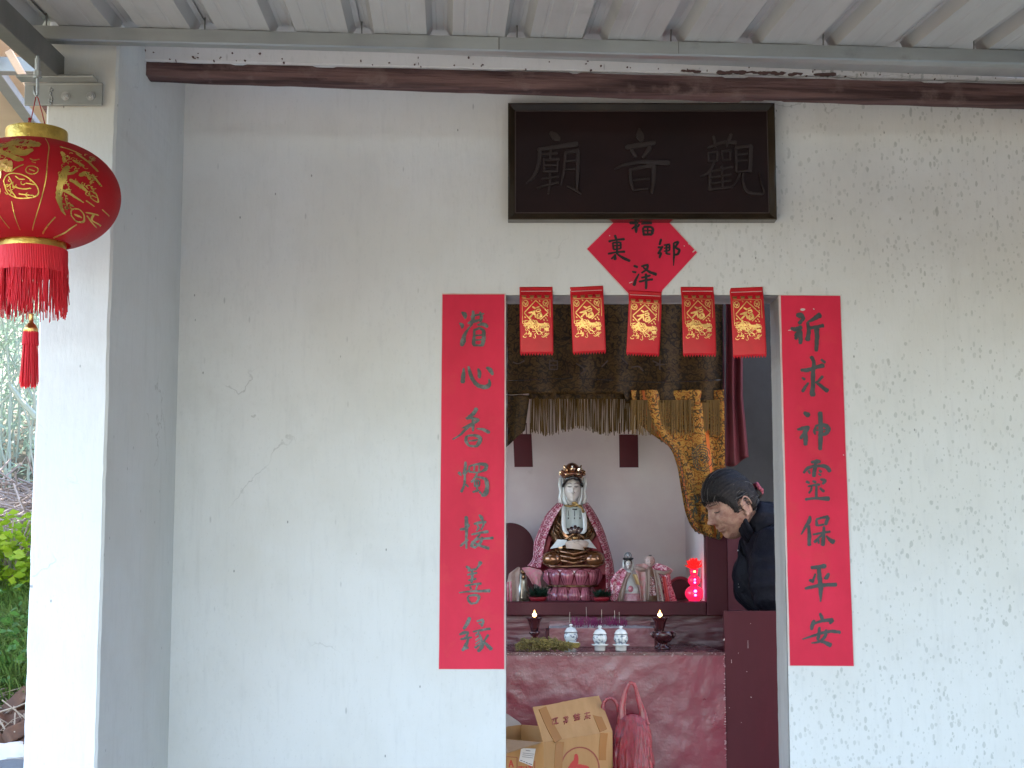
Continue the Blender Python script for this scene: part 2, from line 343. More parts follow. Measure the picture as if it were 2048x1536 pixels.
TAPE = mat('brown_tape', (.38, .185, .06), .22, coat=.4)
REDINK = mat('red_box_ink', (.50, .05, .04), .7)
BROWNINK = mat('brown_box_ink', (.28, .06, .04), .7)
LABELW = mat('label_paper', (.72, .72, .70), .6)
DKINK = mat('label_ink', (.08, .08, .1), .6)
BAG = mat('red_plastic_film', (.40, .008, .03), .10, c2=(.28, .006, .02), scale=40, stretch=(2, 2, .3), bump=3.0, bscale=48, bstretch=(2.2, 2.2, .6), spec=1, coat=.5, alpha=.85)
WAX = mat('candle_cup_glaze', (.055, .012, .014), .2, coat=.7)
REDGLASS = mat('red_glass', (.6, .01, .02), .08, trans=.55, coat=.5)
FLAME = mat('flame', (1, .6, .3), .5, emit=(1, .42, .10), estr=.8)
FLAMECORE = mat('flame_core', (1, .9, .7), .5, emit=(1, .82, .5), estr=2.5)
LAMPRED = mat('lit_red_plastic', (.8, .01, .06), .25, emit=(1, .02, .10), estr=.09, coat=.4)
LAMPPETAL = mat('lit_red_petal', (.8, .02, .02), .35, emit=(1, .02, .02), estr=.07)
LAMPBULB = mat('lit_violet_bulb', (.8, .3, 1), .3, emit=(.75, .12, 1), estr=.9)
LAMPYEL = mat('lit_yellow_bulb', (1, .8, .2), .3, emit=(1, .6, .1), estr=.9)
ASH = mat('incense_ash', (.42, .38, .37), .95, c2=(.30, .26, .26), scale=60, bump=.8, bscale=90)
STICK = mat('purple_incense_stub', (.26, .02, .10), .7, c2=(.15, .02, .08), scale=90)
STICKW = mat('pale_incense_stick', (.6, .5, .42), .8)
DRYFL = mat('dried_olive_flower', (.20, .155, .05), .9, c2=(.12, .10, .035), scale=70, bump=.6, bscale=200)
STEMM = mat('dried_stem', (.34, .27, .08), .8, c2=(.25, .2, .06), scale=60)
PINE = mat('dark_plastic_leaf', (.02, .055, .035), .5, c2=(.012, .035, .02), scale=60)
SKIN = mat('aged_skin', (.40, .245, .18), .5, c2=(.27, .135, .10), scale=34, lo=.4, hi=.62, bump=.9, bscale=150, sss=.15, spec=.45)
LIPM = mat('lip', (.26, .09, .07), .5)
EYEM = mat('eye_dark', (.02, .012, .01), .3)
HAIR = mat('greying_black_hair', (.014, .012, .012), .5, c2=(.034, .029, .026), scale=120, stretch=(1, 1, .5), lo=.45, hi=.7, bump=.8, bscale=260, coord='obj', spec=.2)
JACKET = mat('dark_quilted_jacket', (.011, .011, .017), .55, c2=(.007, .007, .011), scale=12, bump=2.0, bscale=26, spec=.12)
TROUSER = mat('black_trousers', (.012, .012, .015), .8)
HAIRG = mat('grey_hair_strand', (.15, .14, .13), .6, spec=.2)
PINKTIE = mat('pink_hair_tie', (.30, .06, .085), .7)
LEAFY = mat('sunlit_leaf', (.26, .42, .03), .5, c2=(.30, .38, .02), scale=7, transl=(.35, .5, .03), coord='pos')
LEAFG = mat('grass_blade', (.18, .29, .06), .6, c2=(.27, .32, .10), scale=5, transl=(.15, .28, .06))
LEAFP = mat('overexposed_bamboo_leaf', (.34, .44, .34), .55, c2=(.44, .50, .42), scale=3, transl=(.42, .55, .40))  # overexposed sunlight painted in as pale leaf colour
TWIG = mat('dry_twig', (.42, .35, .31), .9, c2=(.28, .22, .19), scale=9)
PALESTEM = mat('pale_stem', (.42, .46, .38), .7)
BRICK = mat('old_brick', (.17, .085, .05), .9, c2=(.12, .065, .045), scale=20, bump=.8, bscale=40, dirt=(.35, .25, .18), dscale=12)
WROCK = mat('white_stone', (.72, .68, .60), .85, bump=.6, bscale=20)
GREYST = mat('grey_stone', (.16, .17, .175), .85, c2=(.12, .125, .13), scale=9, bump=.6)
# ================================================================ SETTING
def terr(x, y):
    a = 0.0
    if y > 4.4 and x < -1.15:
        t = min(1, (-1.15-x)/.35); r = (y-4.5)
        h = -.02 if r < 0 else (.85*min(1, r/1.0) + max(0, r-1)*.30)
        a = t*(h + .10*noise.noise(Vector((x*1.3, y*1.3, 0))))
    d = sqrt(x*x+(y-3)**2)
    if d > 14: a += (d-14)*.30*(1+.2*noise.noise(Vector((x*.05, y*.05, 3)))) if y > 0 else (d-14)*.02
    return a - .03
def gfn(u, v):
    s = lambda t: (abs(2*t-1)**2.6)*(1 if t > .5 else -1)*240
    x = s(u)-2; y = s(v)+6; return (x, y, terr(x, y))
g = MB().grid(gfn, 170, 170); struct(put('ground', g, SOIL, smooth=True))
pf = MB().box((-2.2, -1.5, -.025), (3.9, 4.2, 0)); struct(put('porch_floor', pf, CONCRETE))

# ---------------- temple
XL, XR = -1.08, 3.4        # outer faces of side walls
dTL = W(1012, 590, YW); dTR = W(1557, 590, YW); dBR = W(1577, 1536, YW)
DX0, DX1, DZ = dTL.x, dTR.x+.005, dTL.z
TH = .135; ZT = 2.86
T = thing('temple', 'small whitewashed temple whose wall, stub pier and doorway fill the picture', 'temple', (0, 4.2, 0))
fw = MB()
def wallgrid(mb, x0, x1, z0, z1, y=YW, dy=TH):
    mb.hexa([(x0, y, z0), (x1, y, z0), (x1, y, z1), (x0, y, z1)], [(x0, y+dy, z0), (x1, y+dy, z0), (x1, y+dy, z1), (x0, y+dy, z1)])
wallgrid(fw, -.93, DX0, 0, DZ); wallgrid(fw, DX1, XR, 0, DZ); wallgrid(fw, -.93, XR, DZ, ZT)
put('front_wall', fw, PLASTER, T)
# worn plaster arris round the door: thin irregular reveal lining
rv = MB()
def jag(s): return .0022*noise.noise(Vector((s*9, 3.1, 0)))+.0012*noise.noise(Vector((s*40, 1.1, 5)))
rv.grid(lambda u, v: (DX1-.0015-abs(jag(v*DZ))*1.0-.004*u, YW-.0015+u*(TH+.004), v*(DZ-.002)), 6, 160)
rv.grid(lambda u, v: (DX0+.002+abs(jag(v*DZ+7))*1.0, YW-.0015+u*(TH+.004), v*(DZ-.002)), 6, 160)
rv.grid(lambda u, v: (DX0+.002+v*(DX1-DX0-.004), YW-.0015+u*(TH+.004), DZ-.0015-abs(jag(v*DZ+17))), 6, 80)
put('door_reveal', rv, mat('grey_reveal_plaster', (.50, .50, .49), .85, c2=(.40, .40, .40), scale=14, stretch=(1, 1, .2), bump=.5, bscale=60), T)
# wing wall (stub pier)
def wingface(u, v):
    return 0
wg = MB()
Yp = 3.48
pier_w = lambda z: .0012*noise.noise(Vector((z*6, .4, 0)))+.001*noise.noise(Vector((z*30, 1.4, 0)))
nz_ = 120
def col_ring(z):
    j1 = pier_w(z)*1.6; j2 = pier_w(z+9)*1.6; xo = W(75, 700, Yp).x
    return [(xo+j1, YW+TH, z), (xo+j1, Yp+.006, z), (xo+.006+j1, Yp, z), (-.926+j2, Yp, z), (-.92+j2, Yp+.006, z), (-.92+.0, YW+.001, z), (-.929, YW+TH, z)]
rings = [col_ring(ZT*i/nz_) for i in range(nz_+1)]; vs = [p for r in rings for p in r]; fs = []
for i in range(nz_):
    for k in range(7): k2 = (k+1) % 7; fs.append((i*7+k, i*7+k2, (i+1)*7+k2, (i+1)*7+k))
fs.append(tuple(range(nz_*7, nz_*7+7))); wg.add(vs, fs)
put('wing_wall', wg, PLASTER2, T)
put('wing_wall', MB().box((1.64, Yp, 0), (1.80, YW-.001, ZT)), PLASTER2, T)  # unseen right-hand wing, added to shade the porch
# side, back walls, ceiling
YB = 6.62
sw = MB().box((XL, YW+TH+.002, 0), (XL+.14, YB+.14, .9)).box((XL, YW+TH+.002, 2.25), (XL+.14, YB+.14, ZT)).box((XL, YW+TH+.002, .9), (XL+.14, 4.42, 2.25)).box((XL, 5.86, .9), (XL+.14, YB+.14, 2.25))  # window opening added here to brighten the interior
put('side_wall', sw, INNER, T)
sr = MB().box((XR-.14, YW+TH+.002, 0), (XR, YB+.14, .9)).box((XR-.14, YW+TH+.002, 2.3), (XR, YB+.14, ZT)).box((XR-.14, YW+TH+.002, .9), (XR, 4.5, 2.3)).box((XR-.14, 6.3, .9), (XR, YB+.14, 2.3)); put('side_wall', sr, INNER, T)  # unseen window opening added as fill light for the room
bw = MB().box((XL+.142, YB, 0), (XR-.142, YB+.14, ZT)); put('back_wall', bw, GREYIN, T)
ce = MB().box((XL, YW+TH+.002, ZT+.002), (-.92, YB+.14, ZT+.09)).box((-.3, YW+TH+.002, ZT+.002), (1.05, YB+.14, ZT+.09)).box((-.92, YW+TH+.002, ZT+.002), (-.3, 4.86, ZT+.09)).box((-.92, 5.4, ZT+.002), (-.3, YB+.14, ZT+.09)).box((3.0, YW+TH+.002, ZT+.002), (XR, YB+.14, ZT+.09)).box((1.05, YW+TH+.002, ZT+.002), (3.0, 4.65, ZT+.09)).box((1.05, 6.35, ZT+.002), (3.0, YB+.14, ZT+.09)); put('ceiling', ce, REDWOOD, T)  # two roof openings added to bring sun into the room
fl = MB().box((XL, YW+.01, -.02), (XR, YB+.1, .012)); put('inner_floor', fl, CONCRETE, T)
# frame of an unseen side window, added to light the interior from the left
wf = MB()
for y in (4.42, 5.82): wf.box((XL+.04, y, .9), (XL+.09, y+.04, 2.25))
for z in (.9, 2.21): wf.box((XL+.042, 4.462, z), (XL+.088, 5.818, z+.04))
put('added_window_frame', wf, TIMBER, T)
# eaves: timber plate, plaster fascia, eave slab
pa, pb = Vector((W(266, 143, 3.76).x, 3.74, W(266, 145, 3.74).z)), W(2300, 192+12, 3.98)
YBM = lambda px: 3.74+.24*(px-270)/1780
def beam(n=260):
    mb = MB(); rings = []
    for i in range(n+1):
        t = i/n; c = pa.lerp(pb, t); px = 1024+c.x/c.y*F
        zt = W(px, 122+(px-270)*(43/1778), c.y).z; zb = W(px, 152+(px-290)*.0345*(1 if px < 1500 else .9), c.y).z
        c.z = (zt+zb)/2; hh = (zt-zb)/2
        wob = .0016*noise.noise(Vector((t*22, 0, 0)))
        ring = []
        for k in range(16):
            a = 2*pi*k/16; q = (abs(cos(a))**8+abs(sin(a))**8)**-.125
            e = 1+.035*noise.noise(Vector((t*9, k*.5, 2)))+.03*noise.noise(Vector((t*60, k*.9, 5)))-(.10 if noise.noise(Vector((t*25, k*1.5, 9))) > .32 else 0)
            ring.append((c.x, c.y+.03+.03*cos(a)*q*e, c.z+wob+(hh)*sin(a)*q*e))
        rings.append(ring)
    vs = [p for r in rings for p in r]; fs = []
    for i in range(n):
        for k in range(16): k2 = (k+1) % 16; fs.append((i*16+k, i*16+k2, (i+1)*16+k2, (i+1)*16+k))
    fs += [tuple(range(16)), tuple(n*16+k for k in range(16))[::-1]]; return mb.add(vs, fs)
put('eaves_beam', beam(), TIMBER, T, auto=50)
def fascia(n=260):
    mb = MB(); vs = []; fs = []
    for i in range(n+1):
        t = i/n; px = 250+t*2150; Yc = YBM(px)-.014
        top = W(px, 60+(px-100)*.0265, Yc); bl = W(px, 121+(px-270)*(43/1778), Yc)
        if 1340 < px < 1700: chip = 7*max(0, noise.noise(Vector((px*.018, 1, 0)))+.25)
        else: chip = 1.5*max(0, noise.noise(Vector((px*.02, 4, 0))))
        chip += .9*noise.noise(Vector((px*.11, 2, 0)))
        bl = W(px, 121+(px-270)*(43/1778)-chip, Yc)
        vs += [(top.x, Yc, top.z+.16), (bl.x, Yc+.001*noise.noise(Vector((px*.05, 0, 0))), bl.z+.004), (bl.x, Yc+.004, bl.z), (bl.x, Yc+.012, bl.z+.001), (top.x, Yc+.012, top.z+.16)]
    for i in range(n):
        for k in range(5): k2 = (k+1) % 5; fs.append((i*5+k, i*5+k2, (i+1)*5+k2, (i+1)*5+k))
    fs += [tuple(range(5))[::-1], tuple(n*5+k for k in range(5))]
    return mb.add(vs, fs)
put('eaves_fascia', fascia(), plaster('rough_fascia_plaster', (.66, .64, .64), .9), T, auto=40)
zf = W(1000, 84, 3.8).z
put('eave_slab', MB().box((-1.1, 3.72, zf+.16), (3.4, YW+TH, zf+.20)), INNER, T)
# rust-brown stain chips where the fascia has broken away
ch = MB()
def shard(px, py, wx, wy, Y=3.715):
    c = W(px, py, Y); n = 9; pts = []
    for k in range(n):
        a = 2*pi*k/n; r = random.uniform(.6, 1.1); pts.append(W(px+wx*cos(a)*r, py+wy*sin(a)*r, Y))
    ch.add([(p.x, p.y-.0012, p.z) for p in pts]+[(p.x, p.y+.006, p.z) for p in pts], [tuple(range(n))]+[(k, (k+1) % n, n+(k+1) % n, n+k) for k in range(n)])
for px in range(1340, 1700, 9):
    if noise.noise(Vector((px*.03, 7, 0))) > -.12: shard(px, 119+(px-270)*.0242-4+random.uniform(-1, 2), random.uniform(7, 13), random.uniform(2, 4), YBM(px)-.0155)
for k in range(70):
    px = random.uniform(280, 2040); shard(px, 122+(px-270)*.0242-random.uniform(2, 24), random.uniform(1, 2.6), random.uniform(1, 3), YBM(px)-.0155)
put('plaster_chips', ch, mat('exposed_brown_render', (.10, .055, .05), .9, bump=.5), T)['kind'] = 'stuff'
# threshold
put('threshold', MB().box((DX0+.004, YW+.002, .012), (DX1-.006, YW+TH, .06)), GREYST, T)

# ---------------- steel canopy
C0 = thing('steel_canopy', 'steel porch canopy with grey ribbed roof sheets above the temple wall', 'canopy', (0, 3.4, 0))
pe0, pe1 = W(-700, 50-20, 3.34), W(2048, 100, 3.50)
dirp = (pe1-pe0).normalized()                       # along the purlin
dirr = ray(890, 860).normalized()                    # along the ribs, away from the camera
up = dirp.cross(dirr).normalized()
if up.z < 0: up = -up
def onp(px):     # point on purlin top line seen at column px
    best = None
    lo, hi = -1.0, 3.0
    for _ in range(50):
        mid = (lo+hi)/2; p = pe0+dirp*mid*2; x = 1024+F*(p.x)/( _cp*p.y+_sp*(p.z-EYE))
        if x < px: lo = mid
        else: hi = mid
    return pe0+dirp*lo*2
# C-purlin: front web, lips
def cpur():
    mb = MB(); a = onp(60)-dirr*.0; b = pe1+dirp*1.4
    z = Vector((0, 0, 1)); f = Vector((-dirp.y, dirp.x, 0)).normalized()
    if f.y > 0: f = -f
    prof = [(.030, -.001), (.0, -.001), (0, -.031), (.004, -.034), (.030, -.034), (.030, -.028), (.028, -.028), (.028, -.032), (.006, -.032), (.003, -.029), (.003, -.004), (.030, -.004)]
    n = len(prof); vs = []
    for e in (a, b):
        for (d, h) in prof: vs.append(e - f*d + z*h)
    return mb.add(vs, [(i, (i+1) % n, n+(i+1) % n, n+i) for i in range(n)]+[tuple(range(n)), tuple(n+i for i in range(n))[::-1]])
put('purlin', cpur(), STEEL, C0)
sm = MB(); q = onp(998); sm.box((q.x-.0009, q.y-.0022, q.z-.031), (q.x+.0009, q.y+.002, q.z-.003)); put('purlin_joint', sm, DARKSTEEL, C0)
q = onp(1357); sm = MB().box((q.x-.0006, q.y-.002, q.z-.03), (q.x+.0006, q.y+.002, q.z-.002)); put('purlin_joint', sm, DARKSTEEL, C0)
a_, b_ = onp(-300), pe1+dirp*1.2
put('gap_seal_plate', MB().hexa([a_+Vector((0, .02, .032)), b_+Vector((0, .02, .032)), Vector((b_.x, YBM(2600)+.002, b_.z+.085)), Vector((a_.x, YBM(0)+.002, a_.z+.085))], [a_+Vector((0, .02, .034)), b_+Vector((0, .02, .034)), Vector((b_.x, YBM(2600)+.002, b_.z+.087)), Vector((a_.x, YBM(0)+.002, a_.z+.087))]), SHEET, C0)  # plate added to stop sky light leaking in above the fascia
# roof sheets, two ribs each
ribs = [onp(x) for x in (248, 408, 568, 726, 882, 1035, 1197, 1343, 1504, 1646, 1808, 1950)]
pitch = (ribs[-1]-ribs[0]).length/11
s0 = (ribs[1]-pe0).dot(dirp)
def sheet(k):
    """sheet k starts at seam rib k and carries ribs k and k+1"""
    mb = MB(); prof = []
    for j in range(2):
        c = s0+(2*k+j)*pitch
        lift = .0022 if j == 0 else 0
        prof += [(c-.030, .0+lift), (c-.017, .026+lift), (c-.009, .026+lift), (c-.007, .0275+lift), (c+.007, .0275+lift), (c+.009, .026+lift), (c+.017, .026), (c+.030, 0)]
        for m_ in (.33, .62):
            cc = c+pitch*m_; prof += [(cc-.005, 0), (cc-.003, .0009), (cc+.003, .0009), (cc+.005, 0)]
    c = s0+(2*k+2)*pitch; prof += [(c-.030, -.0012), (c-.017, .0248), (c-.004, .0248)]
    n = len(prof); vs = []; fs = []
    L0, L1 = -3.7, .06; ns = 8
    for i in range(ns+1):
        t = L0+(L1-L0)*i/ns
        for (s, h) in prof: vs.append(pe0+dirp*s+dirr*t+up*(h+.0005))
    for i in range(ns):
        for j in range(n-1): fs.append((i*n+j, i*n+j+1, (i+1)*n+j+1, (i+1)*n+j))
    mb.add(vs, fs); return mb
for k in range(-3, 9):
    o = put('roof_sheet', sheet(k), SHEET, C0)
    sd_ = o.modifiers.new('thickness', 'SOLIDIFY'); sd_.thickness = .0009; sd_.offset = 1
    # screw through the seam rib above the purlin
    c = pe0+dirp*(s0+2*k*pitch)+dirr*.012
    put('roof_screw', MB().tube([c-up*.002, c+up*.032], .0016, 6), DARKSTEEL, C0)
# rafter (diagonal steel angle, runs with the ribs) resting on the bracket
e = W(128, 130, 3.47)
def rafter(end, back, wd, ht, name, m, par, d=dirr):
    mb = MB(); st = end - d*back; sx = Vector((1, 0, 0)); z = up
    a = [st-sx*wd+z*0, st+sx*wd, st+sx*wd+z*ht, st-sx*wd+z*ht]; b = [end-sx*wd, end+sx*wd, end+sx*wd+z*ht, end-sx*wd+z*ht]
    mb.hexa(a, b); return bevel(put(name, mb, m, par), .002)
rafter(W(112, 163, 3.48), 3.5, .019, .058, 'rafter', DARKSTEEL, C0)
# bracket on the pier
br = thing('angle_bracket', 'galvanised angle bracket bolted to the top front of the pier', 'bracket', tuple(W(128, 188, 3.478)))
a0, a1 = W(50, 188, 3.472), W(205, 188, 3.472); zt, zb = W(128, 166, 3.472).z, W(128, 211, 3.472).z
mb = MB().box((a0.x, 3.468, zb), (a1.x, 3.4765, zt)); mb.box((a0.x-.008, 3.425, zt-.0005), (a1.x-.010, 3.4665, zt+.006))
mb.box((a0.x, 3.4655, zt-.006), (a1.x, 3.4675, zt-.0005)); bevel(put('angle_plate', mb, STEEL, br), .0015)
wl = MB()
for i in range(14):
    p = W(102+random.uniform(-3, 3), 176+i*2.6, 3.4665); wl.ball(p, random.uniform(.0018, .0035), 6)
put('weld_bead', wl, STEEL, br, smooth=True)
for px in (131, 181):
    p = W(px, 192, 3.4665); b_ = MB().tube([p, p+Vector((0, -.004, 0))], .0085, 6); b_.tube([p+Vector((0, -.004, 0)), p+Vector((0, -.010, 0))], .0048, 8)
    bo = put('bolt', b_, BRIGHTSTEEL, br); put('washer', MB().tube([p+Vector((0, .001, 0)), p+Vector((0, -.0012, 0))], .0105, 16), BRIGHTSTEEL, bo)
# stud hanging down from the rafter (holds the lantern)
YL = 3.15
st = thing('hanging_stud', 'threaded steel stud hanging under the diagonal rafter above the lantern', 'steel stud', tuple(W(75, 150, YL)))
p = lambda y, x=75: W(x, y, YL)
put('rod', MB().tube([p(112), p(190)], .0034, 10), STEEL, st, auto=60)
put('nut', MB().tube([p(143), p(153)], .0085, 6).tube([p(154), p(157)], .0095, 12), STEEL, st)
put('sleeve', MB().tube([p(117), p(142)], .0056, 12), STEEL, st)
hk = [p(190), W(72, 193, YL), W(69, 186, YL), W(68, 172, YL)]
put('hook', MB().tube(hk, .0022, 8), STEEL, st, smooth=True)
# second steel brace piece and neighbouring canopy, farther left
br2 = thing('side_canopy', 'sunlit beige sheet canopy beyond the left pier with steel rafters', 'canopy', tuple(W(-60, 120, 4.6)))
def quadbox(name, p4, th, m, par, bv=None):
    n = (Vector(p4[1])-Vector(p4[0])).cross(Vector(p4[3])-Vector(p4[0])).normalized()*th
    o = put(name, MB().hexa([Vector(q) for q in p4], [Vector(q)+n for q in p4]), m, par)
    return bevel(o, bv) if bv else o
# beige underside: plane rising away to the left/back
A = W(-1400, 330, 9.0); B = W(150, 330, 9.0); Cc = W(150, 40, 4.3); D = W(-1400, 40, 4.3)
quadbox('beige_sheet', [A, B, Cc, D], .004, BEIGE, br2)
def bar(name, a, b, wd, ht, m, par):
    a, b = Vector(a), Vector(b); t = (b-a).normalized(); s = t.cross(Vector((0, 0, 1))).normalized()*wd; z = s.cross(t).normalized()*ht
    if z.z > 0: z = -z
    return bevel(put(name, MB().hexa([a-s, a+s, a+s+z, a-s+z], [b-s, b+s, b+s+z, b-s+z]), m, par), .002)
bar('rafter', W(-40, 90, 4.3), W(110, 300, 7.0), .022, .03, DARKSTEEL, br2)
bar('rafter', W(60, 150, 4.6), W(150, 305, 7.4), .012, .02, TIMBER, br2)
bar('cross_purlin', W(-900, 108, 4.4), W(78, 118, 4.4), .02, .045, DARKSTEEL, br2)
bar('timber_strut', W(24, 100, 4.2), W(66, 172, 4.2), .012, .02, mat('pale_wood', (.42, .27, .16), .7, c2=(.3, .18, .1), scale=10, stretch=(.3, 1, 1)), br2)
for i in range(2):
    bar('post', W(-700-i*600, 100, 4.5+i*2), W(-700-i*600, 100, 4.5+i*2)-Vector((0, 0, 2.6)), .03, .05, DARKSTEEL, br2)
for i in range(2):
    bar('post', (-1.9+i*4.15, .2, 2.36), (-1.9+i*4.15, .2, 0), .03, .06, DARKSTEEL, C0)

NW = thing('porch_shade_wall', 'added unseen grey rendered wall that shades the right side of the porch', 'wall', (2.45, 0, 0))  # unseen wall added to block sky light from the right
NW['kind'] = 'thing'
put('wall_face', MB().box((2.4, -2.6, 0), (2.6, 3.4, 3.1)), mat('light_grey_render', (.42, .44, .45), .9, c2=(.36, .38, .38), scale=3, bump=.4), NW)
put('coping', MB().box((2.37, -2.63, 3.102), (2.63, 3.43, 3.16)), CONCRETE, NW)
put('dark_lower_band', MB().box((.80, YB-.012, .013), (XR-.15, YB-.001, W(1500, 1072, YB).z)), REDWOOD, T)  # dark maroon band laid over the lower back wall
# ================================================================ SIGNBOARD
def zp(x0, y0, s, Y, k=1.0):
    return lambda u, v, h: (lambda p: (p.x, p.y-h*k, p.z))(W(x0+u/s, y0+v/s, Y))
SB = thing('signboard', 'wide black lacquer signboard with three raised characters hung above the door', 'signboard', tuple(W(1286, 322, YW)))
Ys = YW-.045
c4 = [W(1015, 206, Ys), W(1549, 208, Ys), W(1557, 438, Ys), W(1017, 439, Ys)]
cw = 15/F*YW
x0, x1 = (c4[0].x+c4[3].x)/2, (c4[1].x+c4[2].x)/2-.002; z1, z0 = c4[0].z, c4[3].z
put('board', MB().box((x0+.012, YW-.034, z0+.012), (x1-.012, YW-.002, z1-.012)), LACQUER, SB)
def frame_piece(name, a, b, inward, par, m):   # bevelled moulding: outer edge proud, sloping in
    a, b, i_ = Vector(a), Vector(b), Vector(inward)*cw; t = (b-a).normalized()*cw
    prof = lambda p, q: [p+Vector((0, .043, 0)), p, p+i_*.18, p+i_+Vector((0, .008, 0)), p+i_+Vector((0, .043, 0))]
    A_ = [a+Vector((0, .043, 0)), a, a+(i_+t)*.18, a+(i_+t)+Vector((0, .009, 0)), a+(i_+t)+Vector((0, .043, 0))]
    B_ = [b+Vector((0, .043, 0)), b, b+(i_-t)*.18, b+(i_-t)+Vector((0, .009, 0)), b+(i_-t)+Vector((0, .043, 0))]
    n = 5; put(name, MB().add(A_+B_, [(k, (k+1) % n, n+(k+1) % n, n+k) for k in range(n)]+[tuple(range(n))[::-1], tuple(n+k for k in range(n))]), m, par)
P = [(x0, Ys, z1), (x1, Ys, z1), (x1, Ys, z0), (x0, Ys, z0)]
for i, inn in enumerate(((0, 0, -1), (-1, 0, 0), (0, 0, 1), (1, 0, 0))): frame_piece('frame', P[i], P[(i+1) % 4], inn, SB, FRAMEM)
bd = MB()
for (a, b) in (((x0+cw, z1-cw), (x1-cw, z1-cw)), ((x0+cw, z0+cw), (x1-cw, z0+cw)), ((x0+cw, z0+cw), (x0+cw, z1-cw)), ((x1-cw, z0+cw), (x1-cw, z1-cw))):
    bd.tube([(a[0], Ys+.008, a[1]), (b[0], Ys+.008, b[1])], .0016, 6)
put('bead', bd, mat('bead_brown', (.06, .04, .035), .4), SB)
SIGN = [
"405,288,30 430,310,50 455,325,30; 320,395,20 400,385,26 570,360,36; 330,395,26 325,480,24 290,570,20 240,620,8; 345,430,14 440,420,18; 400,405,20 398,450,14; 397,545,14 395,620,16 385,685,12; 355,460,14 357,540,16; 355,465,12 455,460,16; 450,460,14 442,540,16; 360,502,12 440,500,12; 360,540,12 440,540,12; 345,590,12 450,575,12; 315,650,12 380,630,14 450,615,16; 497,420,16 490,520,18 468,630,8; 497,418,16 580,405,26; 582,410,28 578,540,24 572,675,14; 505,475,12 568,470,12; 502,530,12 568,525,12; 510,640,10 560,665,14 600,690,8",
"985,262,20 990,300,52 1000,328,40; 905,380,30 1000,365,32 1085,350,28; 935,400,22 960,440,24; 1055,385,34 1012,445,22; 825,525,10 880,500,20 1000,480,26 1175,485,34; 925,530,22 928,600,20 945,660,16; 925,530,18 1010,512,24 1085,500,30; 1080,510,32 1080,600,28 1068,680,18; 950,598,11 1050,588,13; 945,665,11 1040,655,11",
"1440,385,16 1530,350,18 1620,350,24; 1475,315,22 1490,380,16; 1590,300,24 1560,370,18; 1440,420,12 1500,412,13; 1500,412,13 1500,468,12; 1500,470,10 1445,474,12; 1443,474,12 1440,420,12; 1530,408,12 1588,402,13; 1588,404,13 1585,458,13; 1585,462,11 1536,466,11; 1535,466,12 1530,408,12; 1480,485,16 1440,550,16 1390,575,8; 1452,540,18 1450,660,20; 1460,540,12 1600,512,13; 1460,582,11 1590,562,12; 1460,622,11 1590,602,12; 1450,664,13 1600,642,15; 1530,505,13 1535,645,13; 1622,390,18 1625,540,16; 1620,387,18 1720,375,24; 1720,380,28 1715,540,24; 1632,430,10 1700,425,11; 1632,472,10 1700,468,11; 1632,545,13 1710,538,13; 1650,555,14 1630,600,12 1600,640,8; 1668,560,14 1668,610,14 1690,670,18 1740,690,18 1805,685,13 1788,620,7 1777,550,6"]
for t_, nm in zip(SIGN, ('left', 'mid', 'right')):
    mb = strokes(MB(), t_, zp(980, 180, 3.303, YW-.034), h0=.006, dh=.0002, rough=.03)
    bevel(put('character', mb, LACQ2, SB), .0012, 2, 30)

# ================================================================ COUPLETS
def paper(name, cs, m, par, Y, amp=.002, nu=24, nv=60, seed=0, bend=0, jagg=0):
    a, b, c, d = [Vector(q) for q in cs]       # tl, tr, br, bl
    def fn(u, v):
        p = a.lerp(b, u).lerp(d.lerp(c, u), v)
        e = jagg*noise.noise(Vector((v*14, seed+2, u*3))); p.x += e*(1 if u > .5 else -1)*(abs(2*u-1) > .98)
        p.y -= .0006+amp*(.5+.5*noise.noise(Vector((u*4+seed, v*9, seed)))); return p
    return put(name, MB().grid(fn, nu, nv, thick=(0, .0003, 0)), m, par, smooth=False, auto=40)
L1 = "212,178,14 235,195,30 238,228,8; 195,262,10 215,280,26 212,305,6; 212,435,24 222,400,34 235,350,22 270,295,12; 262,262,14 300,250,22 360,235,10; 300,168,16 300,210,22 290,265,18 268,300,8; 282,210,8 340,195,14 385,187,8; 355,175,12 365,210,22 358,250,16; 335,275,12 380,270,24 412,288,20; 310,312,14 308,370,20 303,428,22; 315,315,14 350,302,16 382,318,18; 385,320,20 384,380,26 374,432,24; 305,435,18 340,437,14 375,435,18; 318,360,10 372,355,10; 318,395,10 372,392,10"
L2 = "225,618,10 225,660,24 217,725,28; 265,605,14 275,650,22 300,710,24 340,752,26 390,765,28 428,745,26 425,702,8; 340,622,12 350,650,24 350,690,20; 408,612,16 435,630,28 452,665,18"
L3 = "325,937,26 305,970,26 265,1000,16 242,1010,8; 250,1015,12 300,1010,16 345,1025,16; 345,1028,14 300,1050,20 240,1078,12 212,1090,6; 300,1050,18 250,1090,18 200,1140,14 140,1178,8; 295,1002,12 300,1060,20 298,1110,14; 330,1092,8 380,1100,18 425,1122,22; 248,1155,18 245,1190,22 265,1225,16; 255,1150,12 310,1145,18 352,1160,22; 358,1165,24 350,1200,26 325,1232,18; 268,1190,9 310,1186,12 335,1180,9; 268,1228,14 320,1232,16"
